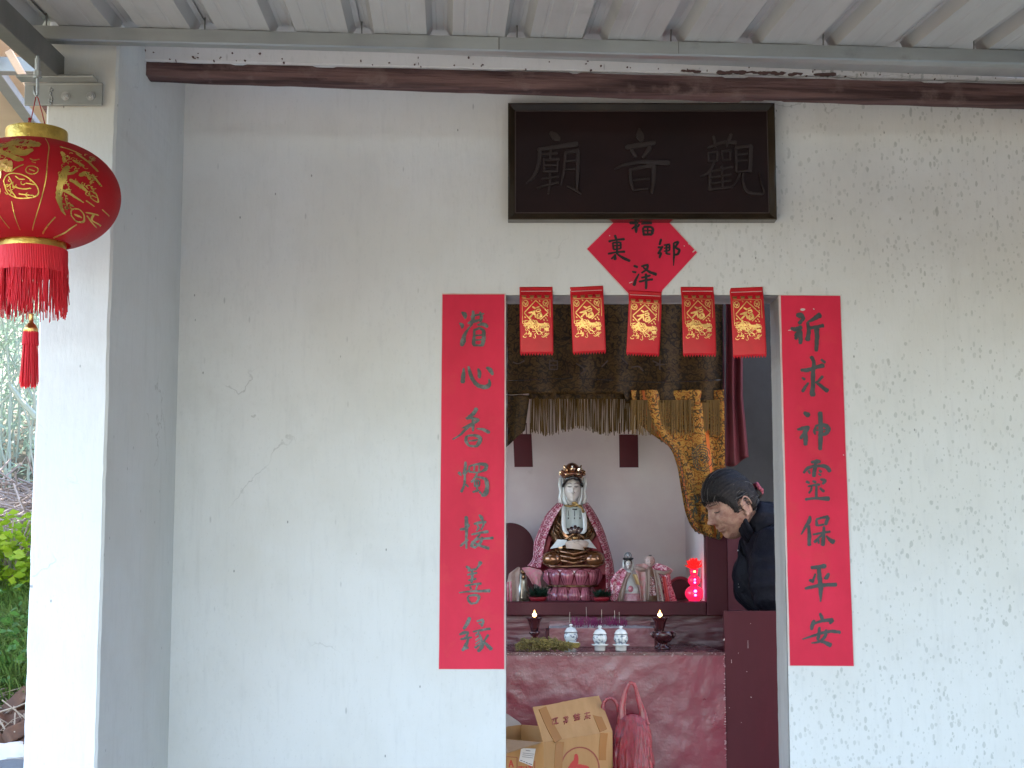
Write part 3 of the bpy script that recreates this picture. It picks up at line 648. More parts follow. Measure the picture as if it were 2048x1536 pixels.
L4 = "190,1440,22 205,1460,12; 240,1358,16 238,1400,20 232,1450,24; 262,1420,10 238,1450,12; 235,1450,14 235,1500,16 225,1550,16 208,1590,16; 240,1530,10 262,1550,10; 270,1392,12 267,1430,12; 275,1388,12 340,1372,16 400,1375,24; 405,1380,26 398,1410,24 372,1428,14; 312,1382,9 308,1424,11; 350,1378,9 346,1424,11; 268,1432,12 330,1438,10 368,1430,12; 332,1445,10 315,1480,14 288,1512,14; 320,1472,12 370,1480,16 400,1492,24; 405,1500,26 410,1560,26 395,1608,32 370,1618,18; 312,1505,10 350,1503,10; 310,1508,10 312,1545,11; 352,1506,9 350,1542,10; 312,1546,11 350,1543,11; 331,1492,9 331,1590,13; 300,1592,13 345,1577,13; 352,1592,16 365,1605,10"
L5 = "245,292,22 248,350,24 248,420,18 245,480,16 248,538,12; 200,390,14 240,382,20 268,355,16; 202,520,14 235,490,16 262,472,8; 350,277,14 368,300,22 374,318,12; 310,346,14 350,336,18 398,332,18; 330,352,10 342,375,14 328,400,10; 385,348,13 365,390,13; 290,430,12 350,417,16 415,407,20; 352,432,12 312,480,18 288,518,20 320,532,14; 372,452,14 360,490,18 325,525,14; 292,490,13 340,467,12 455,457,18; 300,492,10 360,518,16 422,540,20"
L6 = "247,682,14 272,698,20; 358,650,26 342,680,14 318,708,12; 262,716,12 320,702,15; 258,746,12 328,732,15; 290,705,16 295,760,18 287,805,18; 265,790,12 322,780,14; 240,835,14 300,822,13 362,816,16; 192,888,9 250,880,12 340,876,15 428,872,24; 277,842,13 287,863,10; 335,828,11 322,862,10; 257,922,12 263,950,15 283,973,14; 262,915,12 310,907,16 346,915,18; 348,920,18 340,945,16 326,968,14; 285,975,12 328,968,12"
L7 = "272,1088,22 255,1130,24 228,1172,18; 197,1217,16 235,1202,22 262,1200,12; 262,1205,12 240,1248,16; 202,1255,12 240,1247,18 288,1240,12; 262,1255,12 245,1300,24 218,1342,18; 228,1335,12 258,1320,18; 332,1112,12 378,1102,18; 383,1112,15 368,1150,16; 347,1132,11 375,1135,9; 302,1195,12 350,1186,15 432,1172,18; 345,1202,14 322,1225,12; 350,1217,13 365,1260,18 372,1308,24 342,1348,20; 322,1262,11 350,1242,11; 317,1320,17 358,1292,13; 322,1290,10 352,1268,10; 382,1272,12 410,1300,20 442,1332,24; 418,1222,16 387,1268,12"
R1 = "175,197,24 205,202,32 222,215,18; 228,218,20 192,262,22; 128,302,16 165,310,28 205,292,22; 205,295,20 175,340,18 155,360,10; 187,315,32 200,370,28 200,420,20; 168,345,18 165,385,18; 352,198,32 310,225,24 258,253,10; 256,258,16 265,320,24 256,392,28; 277,300,18 330,290,18 378,282,22; 328,302,28 330,380,26 325,478,20"
R2 = "285,528,22 305,570,20 300,650,24 298,740,24 295,828,32; 207,630,18 260,630,24 320,610,20 380,596,26; 365,548,12 392,572,16; 215,692,12 233,705,16; 217,798,18 240,762,16 262,732,10; 373,682,18 345,715,14 318,730,10; 325,727,12 365,760,20 412,795,24"
R3 = "232,967,20 262,988,32; 178,1100,12 220,1090,22 266,1082,20; 262,1088,20 230,1130,22 202,1168,18; 235,1112,24 240,1160,28 240,1218,22; 320,1082,14 310,1110,16 316,1138,10; 318,1072,12 370,1062,20 412,1078,26 418,1110,26 390,1135,20 342,1145,12; 325,1105,9 400,1100,9; 355,968,28 360,1060,26 358,1160,26 355,1255,22"
R4 = "287,1357,14 330,1352,26 355,1352,16; 227,1440,14 260,1402,18 330,1387,16 400,1392,24 432,1428,22; 320,1357,15 312,1410,24 305,1468,20; 265,1425,13 273,1446,12; 350,1420,13 363,1434,16; 345,1450,11 360,1460,11; 248,1510,16 268,1520,14; 300,1507,14 320,1515,16; 360,1492,13 392,1502,20 377,1528,14; 260,1546,11 350,1532,14; 290,1545,11 285,1572,12; 325,1542,13 325,1640,16; 285,1577,13 267,1600,12; 355,1562,13 383,1588,16; 242,1650,16 320,1642,15 422,1645,26"
R5 = "275,287,14 270,320,24 240,370,16 207,428,8; 265,362,18 270,430,22 270,512,22; 325,317,13 330,358,18; 327,310,13 370,297,13 415,292,22; 418,298,22 398,350,18; 337,360,12 382,350,12; 302,430,12 350,420,13 432,407,14; 385,372,15 382,430,22 378,512,24; 368,432,12 332,470,16 312,488,18; 340,472,13 345,498,12; 405,442,10 430,470,20 460,488,28"
R6 = "287,690,18 340,686,22 395,677,26; 272,790,15 300,798,24; 318,742,12 300,788,14; 422,738,16 405,768,24 388,775,10; 345,692,22 350,760,26 360,860,26 358,958,8; 240,855,15 300,840,20 400,826,22 480,825,24"
R7 = "355,1052,14 370,1090,20 374,1112,14; 287,1178,15 295,1140,24 308,1108,16; 312,1130,13 370,1112,16 450,1102,26; 452,1106,22 432,1130,14; 350,1162,13 345,1220,20 336,1256,16; 338,1265,12 390,1280,20 435,1302,28; 402,1182,15 395,1230,18 350,1273,14 288,1285,7; 217,1255,7 290,1230,13 370,1206,17 440,1192,18 510,1200,20"
def shift(t, dv):
    return ';'.join(' '.join('%s,%g,%s' % (a.split(',')[0], float(a.split(',')[1])+dv, a.split(',')[2]) for a in s.split()) for s in t.split(';'))
def couplet(nm, label, cs, back, chars, xoff):
    o = thing('couplet_banner', label, 'couplet', tuple(W(xoff, 960, YW)))
    paper('paper_backing', [W(*p, YW-.0006) for p in back], PINKBACK, o, YW, amp=.0003, jagg=.0012, seed=xoff*.01)
    paper('paper', [W(*p, YW-.0018) for p in cs], REDPAPER, o, YW, amp=.0022, seed=xoff*.1, jagg=.0006)
    for (t, x0_, y0_) in chars: put('character', strokes(MB(), t, zp(x0_, y0_, 3.94, YW-.0054), h0=.0006, rough=.14, wmul=1.25 if xoff < 1200 else 1.38), INK if xoff < 1200 else INKR, o)
    return o
INKR = mat('dark_grey_ink', (.040, .044, .044), .5, c2=(.07, .075, .075), scale=30, bump=.4, bscale=90)
G1 = 'red paper couplets pasted beside the doorway'
oL = couplet('l', 'red paper couplet with seven shiny grey characters left of the doorway', [(885, 589), (1009, 589), (1008, 1338), (878, 1338)], [(884, 586), (1012, 587), (1011, 1339), (877, 1339)],
        [(L1, 870, 580), (L2, 870, 580), (L3, 870, 580), (L4, 870, 580), (L5, 870, 960), (L6, 870, 960), (L7, 870, 960)], 945)
oR = couplet('r', 'red paper couplet with seven dark characters right of the doorway', [(1561, 591), (1680, 592), (1707, 1332), (1580, 1331)], [(1557, 590), (1681, 591), (1708, 1333), (1577, 1332)],
        [(R1, 1550, 580), (R2, 1550, 580), (R3, 1550, 580), (R4, 1550, 580), (R5, 1550, 960), (R6, 1550, 960), (R7, 1550, 960)], 1633)
oL['group'] = oR['group'] = G1
put('torn_spots', strokes(MB(), "205,155,14 220,155,20 235,152,8; 305,150,8; 105,318,5 125,316,5; 540,1300,6", zp(1550, 580, 3.94, YW-.0054)), WHITEFLECK, oR)['kind'] = 'stuff'
# ================================================================ DIAMOND PAPER
DP = thing('diamond_paper', 'red diamond paper with four black characters half hidden under the signboard', 'paper charm', tuple(W(1285, 505, YW)))
def dia(fn_m, pts, name, Y):
    mb = MB(); c = sum((Vector(W(*p, Y)) for p in pts), Vector())/len(pts); ring = []
    for i in range(len(pts)):
        a, b = Vector(W(*pts[i], Y)), Vector(W(*pts[(i+1) % len(pts)], Y))
        for k in range(12): ring.append(a.lerp(b, k/12))
    vs = []; fs = []; R = 14; n = len(ring)
    for r in range(R+1):
        for p in ring:
            q = c.lerp(p, r/R); q.y -= .0008*(.5+.5*noise.noise(q*30)); vs.append(q)
    for r in range(R):
        for k in range(n): k2 = (k+1) % n; fs.append((r*n+k, r*n+k2, (r+1)*n+k2, (r+1)*n+k))
    return put(name, mb.add(vs, fs), fn_m, DP)
dia(PINKBACK, [(1172, 498), (1285, 385), (1396, 505), (1327, 580), (1323, 590), (1256, 590)], 'paper_backing', YW-.0008)
dia(REDPAPER, [(1174, 498), (1285, 388), (1394, 505), (1325, 580), (1322, 588), (1258, 588)], 'paper', YW-.002)
DC = ["925,880,12 975,878,14; 962,872,12 965,920,17 965,942,10; 938,917,10 958,903,12; 985,890,13 975,905,9; 1000,885,8 1066,880,12; 1017,905,13 1060,905,12 1078,922,15; 1076,925,16 1070,950,15; 1010,912,12 1015,950,12; 1012,956,12 1066,955,13; 1042,905,9 1042,955,9; 1014,930,8 1068,930,8",
 "825,962,13 834,983,13; 787,1000,13 830,991,10 885,986,14; 811,1012,10 816,1050,11; 812,1010,10 855,1006,11; 862,1008,12 864,1046,11; 817,1030,8 858,1027,8; 817,1055,8 860,1049,8; 838,1000,9 840,1082,13; 782,1082,11 830,1073,10 888,1068,13; 828,1092,11 802,1115,9; 826,1090,14 826,1118,16; 845,1087,9 880,1110,15 922,1128,14",
 "1130,987,12 1120,1020,13; 1112,1040,13 1140,1038,9; 1139,1035,11 1115,1075,13 1110,1083,8; 1130,1077,13 1120,1108,11; 1165,1022,10 1166,1080,13; 1150,1025,8 1185,1020,10; 1186,1024,10 1185,1058,10; 1150,1045,7 1182,1042,8; 1150,1065,7 1182,1062,8; 1167,1082,9 1188,1085,9; 1214,1012,11 1215,1090,11 1212,1160,5; 1217,1010,10 1243,1006,13 1226,1040,11 1250,1056,13 1240,1083,13 1222,1090,8",
 "952,1162,12 973,1170,13; 942,1200,10 963,1205,11; 952,1288,17 965,1250,13 983,1217,9; 1002,1165,10 1040,1157,14 1034,1185,12 1002,1208,10; 1012,1172,8 1050,1200,13 1096,1218,16; 1002,1240,11 1058,1226,11; 987,1266,11 1030,1257,11 1072,1251,13; 1030,1217,13 1032,1260,15 1030,1312,12"]
for t_ in DC: put('character', strokes(MB(), t_, zp(980, 180, 3.303, YW-.0034), h0=.0005, wmul=1.25), INKD, DP)
put('torn_spots', strokes(MB(), "1340,1070,7 1358,1055,8; 1283,1030,5; 1310,1015,5 1318,1020,4; 920,1275,5 940,1268,4; 790,962,5", zp(980, 180, 3.303, YW-.0034)), WHITEFLECK, DP)['kind'] = 'stuff'

# ================================================================ RED ENVELOPES
ew = 67/F*YW; eh0 = .026
EL = ['first red envelope from the left, its gold foil catching bright light', 'second red envelope from the left over the doorway with gold diamond', 'middle red envelope with the brightest gold foil, under the diamond paper', 'fourth red envelope from the left, its gold foil dull and brownish', 'rightmost red envelope hanging lowest over the doorway']
ER = random.Random(4)
def env_mesh(zlen):
    mb = MB(); nu = 22
    def fn(u, v):
        x = (u-.5)*ew; s = v*(eh0+zlen); z = -s
        y = -.0012 - (.010*min(1, max(0, (s-eh0*.4)/.02))) - .004*sin(min(1, max(0, s-eh0)/zlen)*pi) - .003*(1-(2*u-1)**2)*min(1, s/.05)
        if v > .999: z += 0
        return (x, y, z)
    mb.grid(fn, nu, 40, thick=(0, .0012, 0))
    n0 = 12; zb = -(eh0+zlen)   # zigzag teeth
    for i in range(n0):
        a, b = -ew/2+ew*i/n0, -ew/2+ew*(i+1)/n0; fy = lambda x: fn((x/ew)+.5, 1)[1]
        mb.add([(a, fy(a), zb), (b, fy(b), zb), ((a+b)/2, fy((a+b)/2), zb-.0075), (a, fy(a)+.0012, zb), (b, fy(b)+.0012, zb), ((a+b)/2, fy((a+b)/2)+.0012, zb-.0075)], [(0, 2, 1), (3, 4, 5), (0, 3, 5, 2), (1, 2, 5, 4)])
    return mb, fn
def env_gold(fn, zlen, rnd):
    # zoom space 0..650 across, 90..1400 down (photo zoom of first envelope, x-130)
    def pr(u, v, h):
        p = fn(u/650, (v-95)/1290); return (p[0], p[1]-.0008-h, p[2])
    t = "225,605,20 445,375,20; 445,375,20 680,600,20; 225,625,20 330,740,18; 680,620,20 530,750,18"
    t = ';'.join(' '.join('%g,%g,%s' % (float(a.split(',')[0])-130, float(a.split(',')[1]), a.split(',')[2]) for a in s.split()) for s in t.split(';'))
    parts = [t, "60,340,10 590,350,10; 595,360,9 595,700,9; 50,360,7 55,780,7"]
    for x in (85, 240, 385, 535): parts.append(f"{x-45},275,12 {x+45},275,12; {x-30},300,26 {x+32},300,26; {x-30},318,8 {x+30},318,8")
    fu = "255,500,26 300,530,40; 330,520,26 380,500,22; 175,615,24 260,600,44 300,580,30; 280,620,40 240,660,30 200,700,34; 290,620,36 310,700,28; 330,560,22 390,545,26 400,580,24 340,600,24 325,570,18; 400,620,40 420,680,44 350,720,34 345,650,24 390,630,20; 350,665,14 410,690,14"
    parts.append(';'.join(' '.join('%g,%g,%s' % (float(a.split(',')[0]), float(a.split(',')[1]), a.split(',')[2]) for a in s.split()) for s in fu.split(';')))
    for (cx, cy) in ((115, 430), (510, 425)):
        ring = ' '.join(f"{cx+52*cos(a*pi/4):.0f},{cy+58*sin(a*pi/4):.0f},15" for a in range(9)); parts.append(ring)
        parts.append(f"{cx-30},{cy-15},22 {cx+20},{cy+20},16; {cx-8},{cy+30},22 {cx+28},{cy-18},20")
    for (x, y) in ((235, 375), (390, 385), (105, 700), (535, 670), (510, 720), (470, 755), (535, 760), (490, 815), (550, 560), (540, 500)): parts.append(f"{x},{y},22")
    for i in range(120):       # pile of ingots and coins
        a = rnd.random(); x = 90+rnd.random()*460; y = 780+abs(rnd.gauss(0, 1))*130
        if x > 330: y = max(y, 850)
        y = min(y, 1085)
        r = rnd.uniform(18, 42); a0 = rnd.uniform(0, 6.28); sp = rnd.uniform(1.5, 4.5)
        parts.append(' '.join(f"{x+r*cos(a0+sp*k/4):.0f},{y+r*.8*sin(a0+sp*k/4):.0f},{rnd.uniform(6,13):.0f}" for k in range(5)))
    parts.append("490,930,40 540,930,60"); parts.append("170,900,30 210,850,30 230,880,26"); parts.append("215,740,30 190,790,36 200,830,30; 330,790,30 360,830,34 420,850,20")
    return strokes(MB(), ';'.join(parts), pr, h0=.0002, dh=.000004, rough=.05, side=False, m=0)
EZ = .163
emb, efn = env_mesh(EZ); gmb = env_gold(efn, EZ, ER)
for i, (xa, ya, xb, yb) in enumerate(((1072, 574, 1073, 709), (1173, 573, 1178, 706), (1290, 583, 1285, 709), (1394, 574, 1395, 713), (1492, 575, 1496, 715))):
    top = W(xa, ya, YW-.001); o = thing('red_envelope', EL[i], 'red envelope', tuple(top), 'red envelopes hanging across the top of the doorway')
    if i == 0:
        e0 = bpy.data.objects.new('packet', emb.mesh('packet', ENVRED, smooth=True)); COL.objects.link(e0); e0.parent = o
        g0 = bpy.data.objects.new('gold_print', gmb.mesh('gold_print', GOLD)); COL.objects.link(g0); g0.parent = o
        fo = bpy.data.objects.new('fold_line', MB().box((-ew*.46, -.0155, -.0135), (ew*.46, -.0125, -.0122)).mesh('fold_line', PINKBACK)); COL.objects.link(fo); fo.parent = o
        fo.location = (0, .0105, 0); base = (e0, g0, fo)
    else:
        for b_ in base: c_ = b_.copy(); COL.objects.link(c_); c_.parent = o
    o.rotation_euler = (radians((0, 2.5, 7, -2.5, -1)[i]), -math.atan2((xb-xa), (yb-ya))*1.0, radians((0, -2.5, 3, 2, -3)[i]))
    if i == 2: o.location.y -= .004
    o.scale = (1, 1, (yb-ya)/137 if i != 4 else 1.02)

# ================================================================ LANTERN
LC = W(69, 390, YL); RX = 172/F*YL*1.0; RZ = 104/F*YL
LN = thing('red_lantern', 'large red palace lantern with gold prints and long fringe beside the pier', 'lantern', tuple(LC))
def gl(t, n=48):
    zt_, zb_ = .94, -.90; mb = MB(); rings = []
    for i in range(41):
        a = -1.2+2.4*i/40; z = RZ*sin(a)/sin(1.2)*.985; r = RX*(cos(a)**.82) if abs(a) < 1.57 else 0
        rings.append((LC.x, LC.y, LC.z+z, r*t, r*t))
    return mb.loft(rings, 72, cap=False)
put('globe', gl(1), LANRED, LN, smooth=True)
def lsurf(px, py):
    X = (px-69)/F*YL*.985; Z = -(py-390)/F*YL; s = max(-.98, min(.98, Z/(RZ*.985)*sin(1.2))); a = math.asin(s); r = RX*cos(a)**.82
    X = max(-r*.995, min(r*.995, X)); return X, -sqrt(max(0, r*r-X*X)), Z, r
def lproj(u, v, h):
    X, y_, Z, r = lsurf(u/2.743, 240+v/2.743); k = 1+(h+.0008)/r; return (LC.x+X*k, LC.y+y_*k, LC.z+Z)
LG = """320,160,5 360,210,5 380,270,6 388,400,6 375,480,6 350,550,6 310,620,5 270,670,5; 205,552,6 205,670,6; 90,540,6 120,610,6 150,664,6; 0,570,5 45,620,5 95,664,5; 405,610,6 360,645,6 312,680,6; 490,625,5 420,665,5 350,690,5; 588,612,5 500,670,5 375,712,5; 0,640,5 40,665,5;
 20,250,40 80,230,50 140,240,44 200,215,60 260,215,70 310,225,50; 190,260,50 250,290,60 290,270,40; 60,290,40 130,270,40; 120,270,30 220,320,40 260,330,26;
 110,300,8 125,283,8 145,277,8 165,285,8 175,305,8 165,330,8 145,337,8 120,330,8 110,300,8; 125,300,6 158,300,6; 142,290,6 142,325,6; 125,315,6 158,318,6;
 285,388,7 295,370,7 315,365,7 340,372,7 347,388,7 335,405,7 315,410,7 292,403,7 285,388,7; 305,385,8 328,392,8; 300,322,7 320,330,10 345,322,6; 312,340,6 330,345,6; 215,400,9 235,380,9 270,360,9;
 8,480,9 15,515,9 45,538,9 80,543,9 120,535,9 148,510,9 146,485,9 110,490,8 75,498,8 40,490,8 8,480,9; 40,505,8 65,525,8; 100,505,8 80,525,8; 70,500,8 75,530,8;
 172,450,8 190,420,8 230,410,8 290,425,8 340,470,8 345,510,8 310,530,8 240,535,8 190,510,8 172,450,8; 200,430,9 215,460,9 190,480,9; 235,425,8 255,440,8 280,440,8; 290,460,8 330,465,8; 225,480,8 270,490,8 310,485,8; 250,515,8 320,520,8; 210,500,8 230,530,8;
 440,260,20 455,290,24 460,320,16; 480,350,30 465,400,44 450,460,44 440,520,34 445,570,22 455,592,8; 450,400,20 500,380,18 520,360,16; 470,480,20 510,500,16 545,520,8; 500,420,22 540,440,26 565,460,16; 540,380,24 560,360,22 575,390,18; 500,300,16 540,320,20; 420,220,10 470,230,12 520,250,8;
 500,250,12 560,290,14 600,330,12; 590,370,14 620,410,12; 480,590,8 490,565,8 520,557,8 535,575,8 525,605,8 495,612,8 480,590,8; 500,585,14 520,590,10; 548,580,9 560,610,8; 575,565,9 560,590,9 585,600,9 570,612,8; 548,565,8 590,560,8;
 580,455,6 600,460,7 605,500,7 580,490,7 575,460,6; 560,510,8 585,525,8; 585,475,6 600,480,6; 615,530,8 630,545,8; 525,660,8 550,640,8 590,625,8 610,605,6; 530,672,6 570,655,6
 """
RL_ = random.Random(6)
for (cx_, cy_, sx_, sy_, n_) in ((90, 250, 90, 30, 40), (240, 240, 70, 50, 40), (470, 460, 26, 110, 46), (255, 475, 70, 45, 16), (520, 300, 60, 60, 26), (560, 420, 40, 60, 20), (180, 370, 40, 30, 16)):
    for k in range(n_):
        x_, y_ = cx_+RL_.uniform(-1, 1)*sx_, cy_+RL_.uniform(-1, 1)*sy_; r_l = RL_.uniform(5, 11); a_l = RL_.uniform(0, 3)
        LG += ';'+' '.join(f"{x_+r_l*cos(a_l+j*.9):.0f},{y_+r_l*sin(a_l+j*.9):.0f},{RL_.choice((4, 5, 7))}" for j in range(4))
LGY = """0,300,50 30,320,40 60,340,36; 20,430,50 40,380,44 70,340,36; 60,340,36 80,400,34 100,430,30 140,430,34 145,400,24; 80,330,24 120,370,22 150,390,20; 0,400,60 20,440,40; 160,370,34 200,390,30 200,350,30; 130,350,24 180,340,24"""
put('gold_print', strokes(MB(), LG, lproj, h0=.0003, dh=.00001, rough=.25, side=False, wmul=.72), LANGOLD, LN)
put('gold_print', strokes(MB(), LGY, lproj, h0=.0012, dh=.00001, rough=.05, side=False), GOLD, LN)
# matching prints on the far side, turned half way round
bk = bpy.data.objects['gold_print.001'] if 'gold_print.001' in bpy.data.objects else None
for ch_ in [c for c in LN.children if c.name.startswith('gold_print')]:
    c_ = ch_.copy(); COL.objects.link(c_); c_.parent = LN; c_.rotation_euler = (0, 0, pi)
def capring(name, y0, y1, r, yb=None):
    za, zb_ = W(69, y0, YL).z, W(69, y1, YL).z; mb = MB()
    mb.loft([(LC.x, LC.y, zb_, r, r), (LC.x, LC.y, za-.004, r, r), (LC.x, LC.y, za, r*.985, r*.985), (LC.x, LC.y, za-.001, r*.93, r*.93), (LC.x, LC.y, zb_, r*.93, r*.93)], 48, cap=False)
    return put(name, mb, LANGOLD, LN, auto=40)
capring('top_collar', 262, 304, 62/F*YL); capring('bottom_collar', 484, 505, 66/F*YL)
# fringe
fr = MB(); RF = random.Random(2); zf0 = W(69, 500, YL).z
for k in range(430):
    a = RF.uniform(0, 2*pi); r = (64+RF.uniform(-2, 4))/F*YL; L_ = (RF.uniform(108, 140) if RF.random() > .3 else RF.uniform(60, 115))/F*YL
    x, y = LC.x+r*cos(a), LC.y+r*sin(a); pts = []; dx = RF.gauss(0, .003)+.004*cos(a); dy = .004*sin(a)
    for j in range(5): t = j/4; pts.append((x+dx*t+RF.gauss(0, .0008), y+dy*t, zf0-L_*t))
    fr.tube(pts, .0010, 4, cap=False)
for k in range(130):      # looped upper layer
    a = 2*pi*k/130; r = 68/F*YL; x, y = LC.x+r*cos(a), LC.y+r*sin(a); fr.tube([(x, y, zf0), (x+.001*cos(a), y+.001*sin(a), zf0-(.028+.008*sin(k*2.3))), (x, y, zf0-.05)], .0019, 5, cap=False)
put('fringe', fr, SILK, LN, smooth=True)['kind'] = 'stuff'
q = lambda x, y: W(x, y, YL)
put('centre_cord', MB().tube([q(63, 505), q(62, 628)], .0016, 6), CORD, LN)
zz = lambda y: W(62, y, YL).z; tx, ty = q(62, 650).x, YL
put('tassel_cap', MB().loft([(tx, ty, zz(666), .0148, .0148), (tx, ty, zz(658), .0148, .0148), (tx, ty, zz(650), .010, .010), (tx, ty, zz(645), .0048, .0048), (tx, ty, zz(631), .0045, .0045), (tx, ty, zz(628), .006, .006)], 20), GOLD, LN, smooth=True)
ts = MB()
for k in range(120):
    a = RF.uniform(0, 2*pi); r = .0145*sqrt(RF.random()); L_ = RF.uniform(102, 115)/F*YL
    x, y = tx+r*cos(a), ty+r*sin(a); dx = .005*cos(a)+RF.gauss(0, .0015)
    ts.tube([(x, y, zz(664)), (x+dx*.5, y, zz(664)-L_*.5), (x+dx, y, zz(664)-L_)], .0009, 4, cap=False)
for k in range(30):
    a = 2*pi*k/30; ts.tube([(tx+.0145*cos(a), ty+.0145*sin(a), zz(664)), (tx+.016*cos(a), ty+.016*sin(a), zz(690))], .0013, 4, cap=False)
put('tassel', ts, SILK, LN, smooth=True)['kind'] = 'stuff'
put('hanging_cord', MB().tube([q(54, 262), q(62, 240), q(68, 212), q(72, 192)], .0011, 6).tube([q(72, 192), q(76, 196), q(84, 225), q(93, 262)], .0011, 6).ball(q(59, 238), .0035, 8).tube([q(59, 238), q(57, 246)], .0014, 5), CORD, LN, smooth=True)
for a in (0, pi/2): pass
# ================================================================ INTERIOR
YA, YR, YS = 5.25, 5.85, 5.80
XI = XL+.145
az = W(1250, 1304.5, YA).z
AL = thing('altar_table', 'glossy dark red masonry altar table just inside the doorway', 'altar', (.1, YA, 0))
axr0, axr1 = W(1447, 1306, YA).x, W(1452, 1536, YA).x
def altar_face(u, v):
    x = XI+(axr0+.004-XI)*u; z = .013+(az-.013)*v
    y = YA-.004*noise.noise(Vector((x*5, 1, z*5)))-.0018*noise.noise(Vector((x*26, 4, z*22)))
    if u > .999: x += .0018*noise.noise(Vector((z*40, 1, 1)))
    if v > .999: z += .0012*noise.noise(Vector((x*40, 1, 1)))
    return (x, y, z)
mb = MB().grid(altar_face, 150, 120); put('front_face', mb, REDMAS, AL, smooth=True)
put('table_body', MB().box((XI, YA+.008, .013), (axr0, YR-.004, az-.012)), REDMAS, AL)
def altar_top(u, v):
    x = XI+(axr0+.003-XI)*u; y = YA-.003+(YR-.004-YA)*v
    return (x, y, az-.0004+.0012*noise.noise(Vector((x*9, y*9, 0))))
put('table_top', MB().grid(altar_top, 80, 40, thick=(0, 0, -.01)), mat('altar_top_paint', (.09, .022, .028), .22, c2=(.12, .04, .045), scale=18, bump=.5, bscale=30, rvar=.1), AL, auto=40)
# rim of worn paint along the edges
wr = MB(); RW = random.Random(5)
for k in range(150):
    if RW.random() < .45: x = axr0+.0035; z = RW.uniform(.9*az-.45, az); c = (x-RW.uniform(0, .004), YA-.003, z)
    else: x = RW.uniform(0, axr0) if RW.random() < .5 else RW.uniform(-.05, .25); c = (x, YA-.004, az-.002-RW.random()**2*.012)
    wr.ball(c, (RW.uniform(.001, .004), .0012, RW.uniform(.0008, .0022)), 6)
put('worn_edge_chips', wr, mat('chipped_edge', (.42, .28, .28), .5), AL)['kind'] = 'stuff'
# ---- shrine: lower wall, shelf, post, side, back
SH = thing('shrine_niche', 'maroon shrine niche with whitewashed back behind the altar table', 'shrine', (.1, YR, 0))
zs0, zs1 = W(1200, 1231, YS).z, W(1200, 1204, YS).z; zledge = W(1500, 1222, YR).z
xp0, xp1 = W(1412, 1100, YS).x, W(1455, 1100, YS).x
def rough_wall(u, v):
    x = XI+(xp1+.01-XI)*u; z = az-.02+(zs0-az+.02)*v
    return (x, YR-.005*noise.noise(Vector((x*8, 0, z*20)))-.004*noise.noise(Vector((x*20, 3, z*60))), z)
put('lower_back', MB().grid(rough_wall, 140, 24), ROUGHRED, SH, smooth=True)
put('lower_wall', MB().box((axr0-.2, YR+.006, .013), (1.9, YR+.14, zledge)), REDWOOD, SH)
bevel(put('shelf', MB().box((XI, YS, zs0), (xp0-.001, 6.5, zs1)), REDWOOD, SH), .003)
bevel(put('post', MB().box((xp0, YS-.003, zs0-.001), (xp1, YS+.07, 2.75)), REDWOOD, SH), .004)
put('niche_back', MB().box((XI, 6.5, zs1+.001), (xp0+.04, 6.56, 2.75)), INNER, SH)
put('niche_side', MB().box((xp0+.002, YS+.072, zs1+.001), (xp0+.055, 6.498, 2.75)), INNER, SH)
put('top_beam', MB().box((XI, YS-.002, W(1200, 640, YS).z), (xp0-.001, YS+.06, 2.75)), REDWOOD, SH)
put('side_panel', MB().box((axr0+.006, YA+.012, .013), (1.5, YA+.04, W(1500, 1222, YA+.012).z)), REDWOOD, SH)
# scuffs on the maroon panel
sc_ = strokes(MB(), "38,355,8 36,368,10; 255,370,2 256,440,3; 104,545,3 106,575,4; 284,888,7; 168,485,4; 245,655,5; 195,1120,4; 280,215,4; 85,985,5", zp(1440, 1200, 4.57, YA+.0115), h0=.0003)
put('paint_scuff', sc_, mat('scuff_white', (.5, .42, .42), .7), SH)['kind'] = 'stuff'
# ---- curtain
CT = thing('shrine_curtain', 'gold brocade curtain with fringe draped across the top of the shrine', 'curtain', tuple(W(1250, 800, YS-.03)))
YC = YS-.035
def valance(u, v):
    px = 905+u*(1446-905); py = 590+v*(788-590+ (0 if px < 1250 else 18))
    p = W(px, py, YC); p.y += .012*sin(px*.075+1.5*noise.noise(Vector((px*.01, 1, 0))))*(.3+v)+.010*noise.noise(Vector((px*.02, py*.03, 0))); return p
put('valance', MB().grid(valance, 120, 24, thick=(0, .001, 0)), SHADEBROC, CT, smooth=True)
put('valance_cord', MB().tube([W(905+u*540/30, 758+3*sin(u*.35)+u*.15, YC-.014) for u in range(31)], .0014, 6), BLACKP, CT, smooth=True)
strk = "95,510,10 130,520,8 170,500,10; 350,500,8 350,560,9; 350,500,8 405,500,8; 405,500,8 405,560,9; 350,530,8 400,530,8; 350,560,8 400,560,8; 370,480,8 380,500,8; 540,520,8 600,560,8 570,590,8; 720,540,9 760,500,9; 1080,500,9 1120,520,9; 1130,490,8 1128,560,9; 1100,530,8 1160,525,8; 860,480,8 900,520,8; 930,545,9 980,540,9 1010,570,9"
put('embroidery', strokes(MB(), strk, zp(1000, 580, 3.53, YC-.02)), mat('dull_embroidery', (.03, .015, .008), .6), CT)['kind'] = 'stuff'
fg = MB(); RG = random.Random(8)
for i in range(210):
    px = 1062+i*1.02+RG.uniform(-.6, .6); L0 = 796; L1 = 862+6*sin(i*.05)+RG.uniform(-6, 5); y = YC+RG.uniform(-.006, .006)+.02
    if RG.random() < .2 and i > 30: continue
    a, b = W(px, L0, y), W(px+RG.uniform(-2, 2), L1, y); fg.tube([a, a.lerp(b, .5)+Vector((RG.uniform(-.001, .001), 0, 0)), b], .0013, 4, cap=False)
put('fringe', fg, FRINGE, CT)['kind'] = 'stuff'; fg = MB()
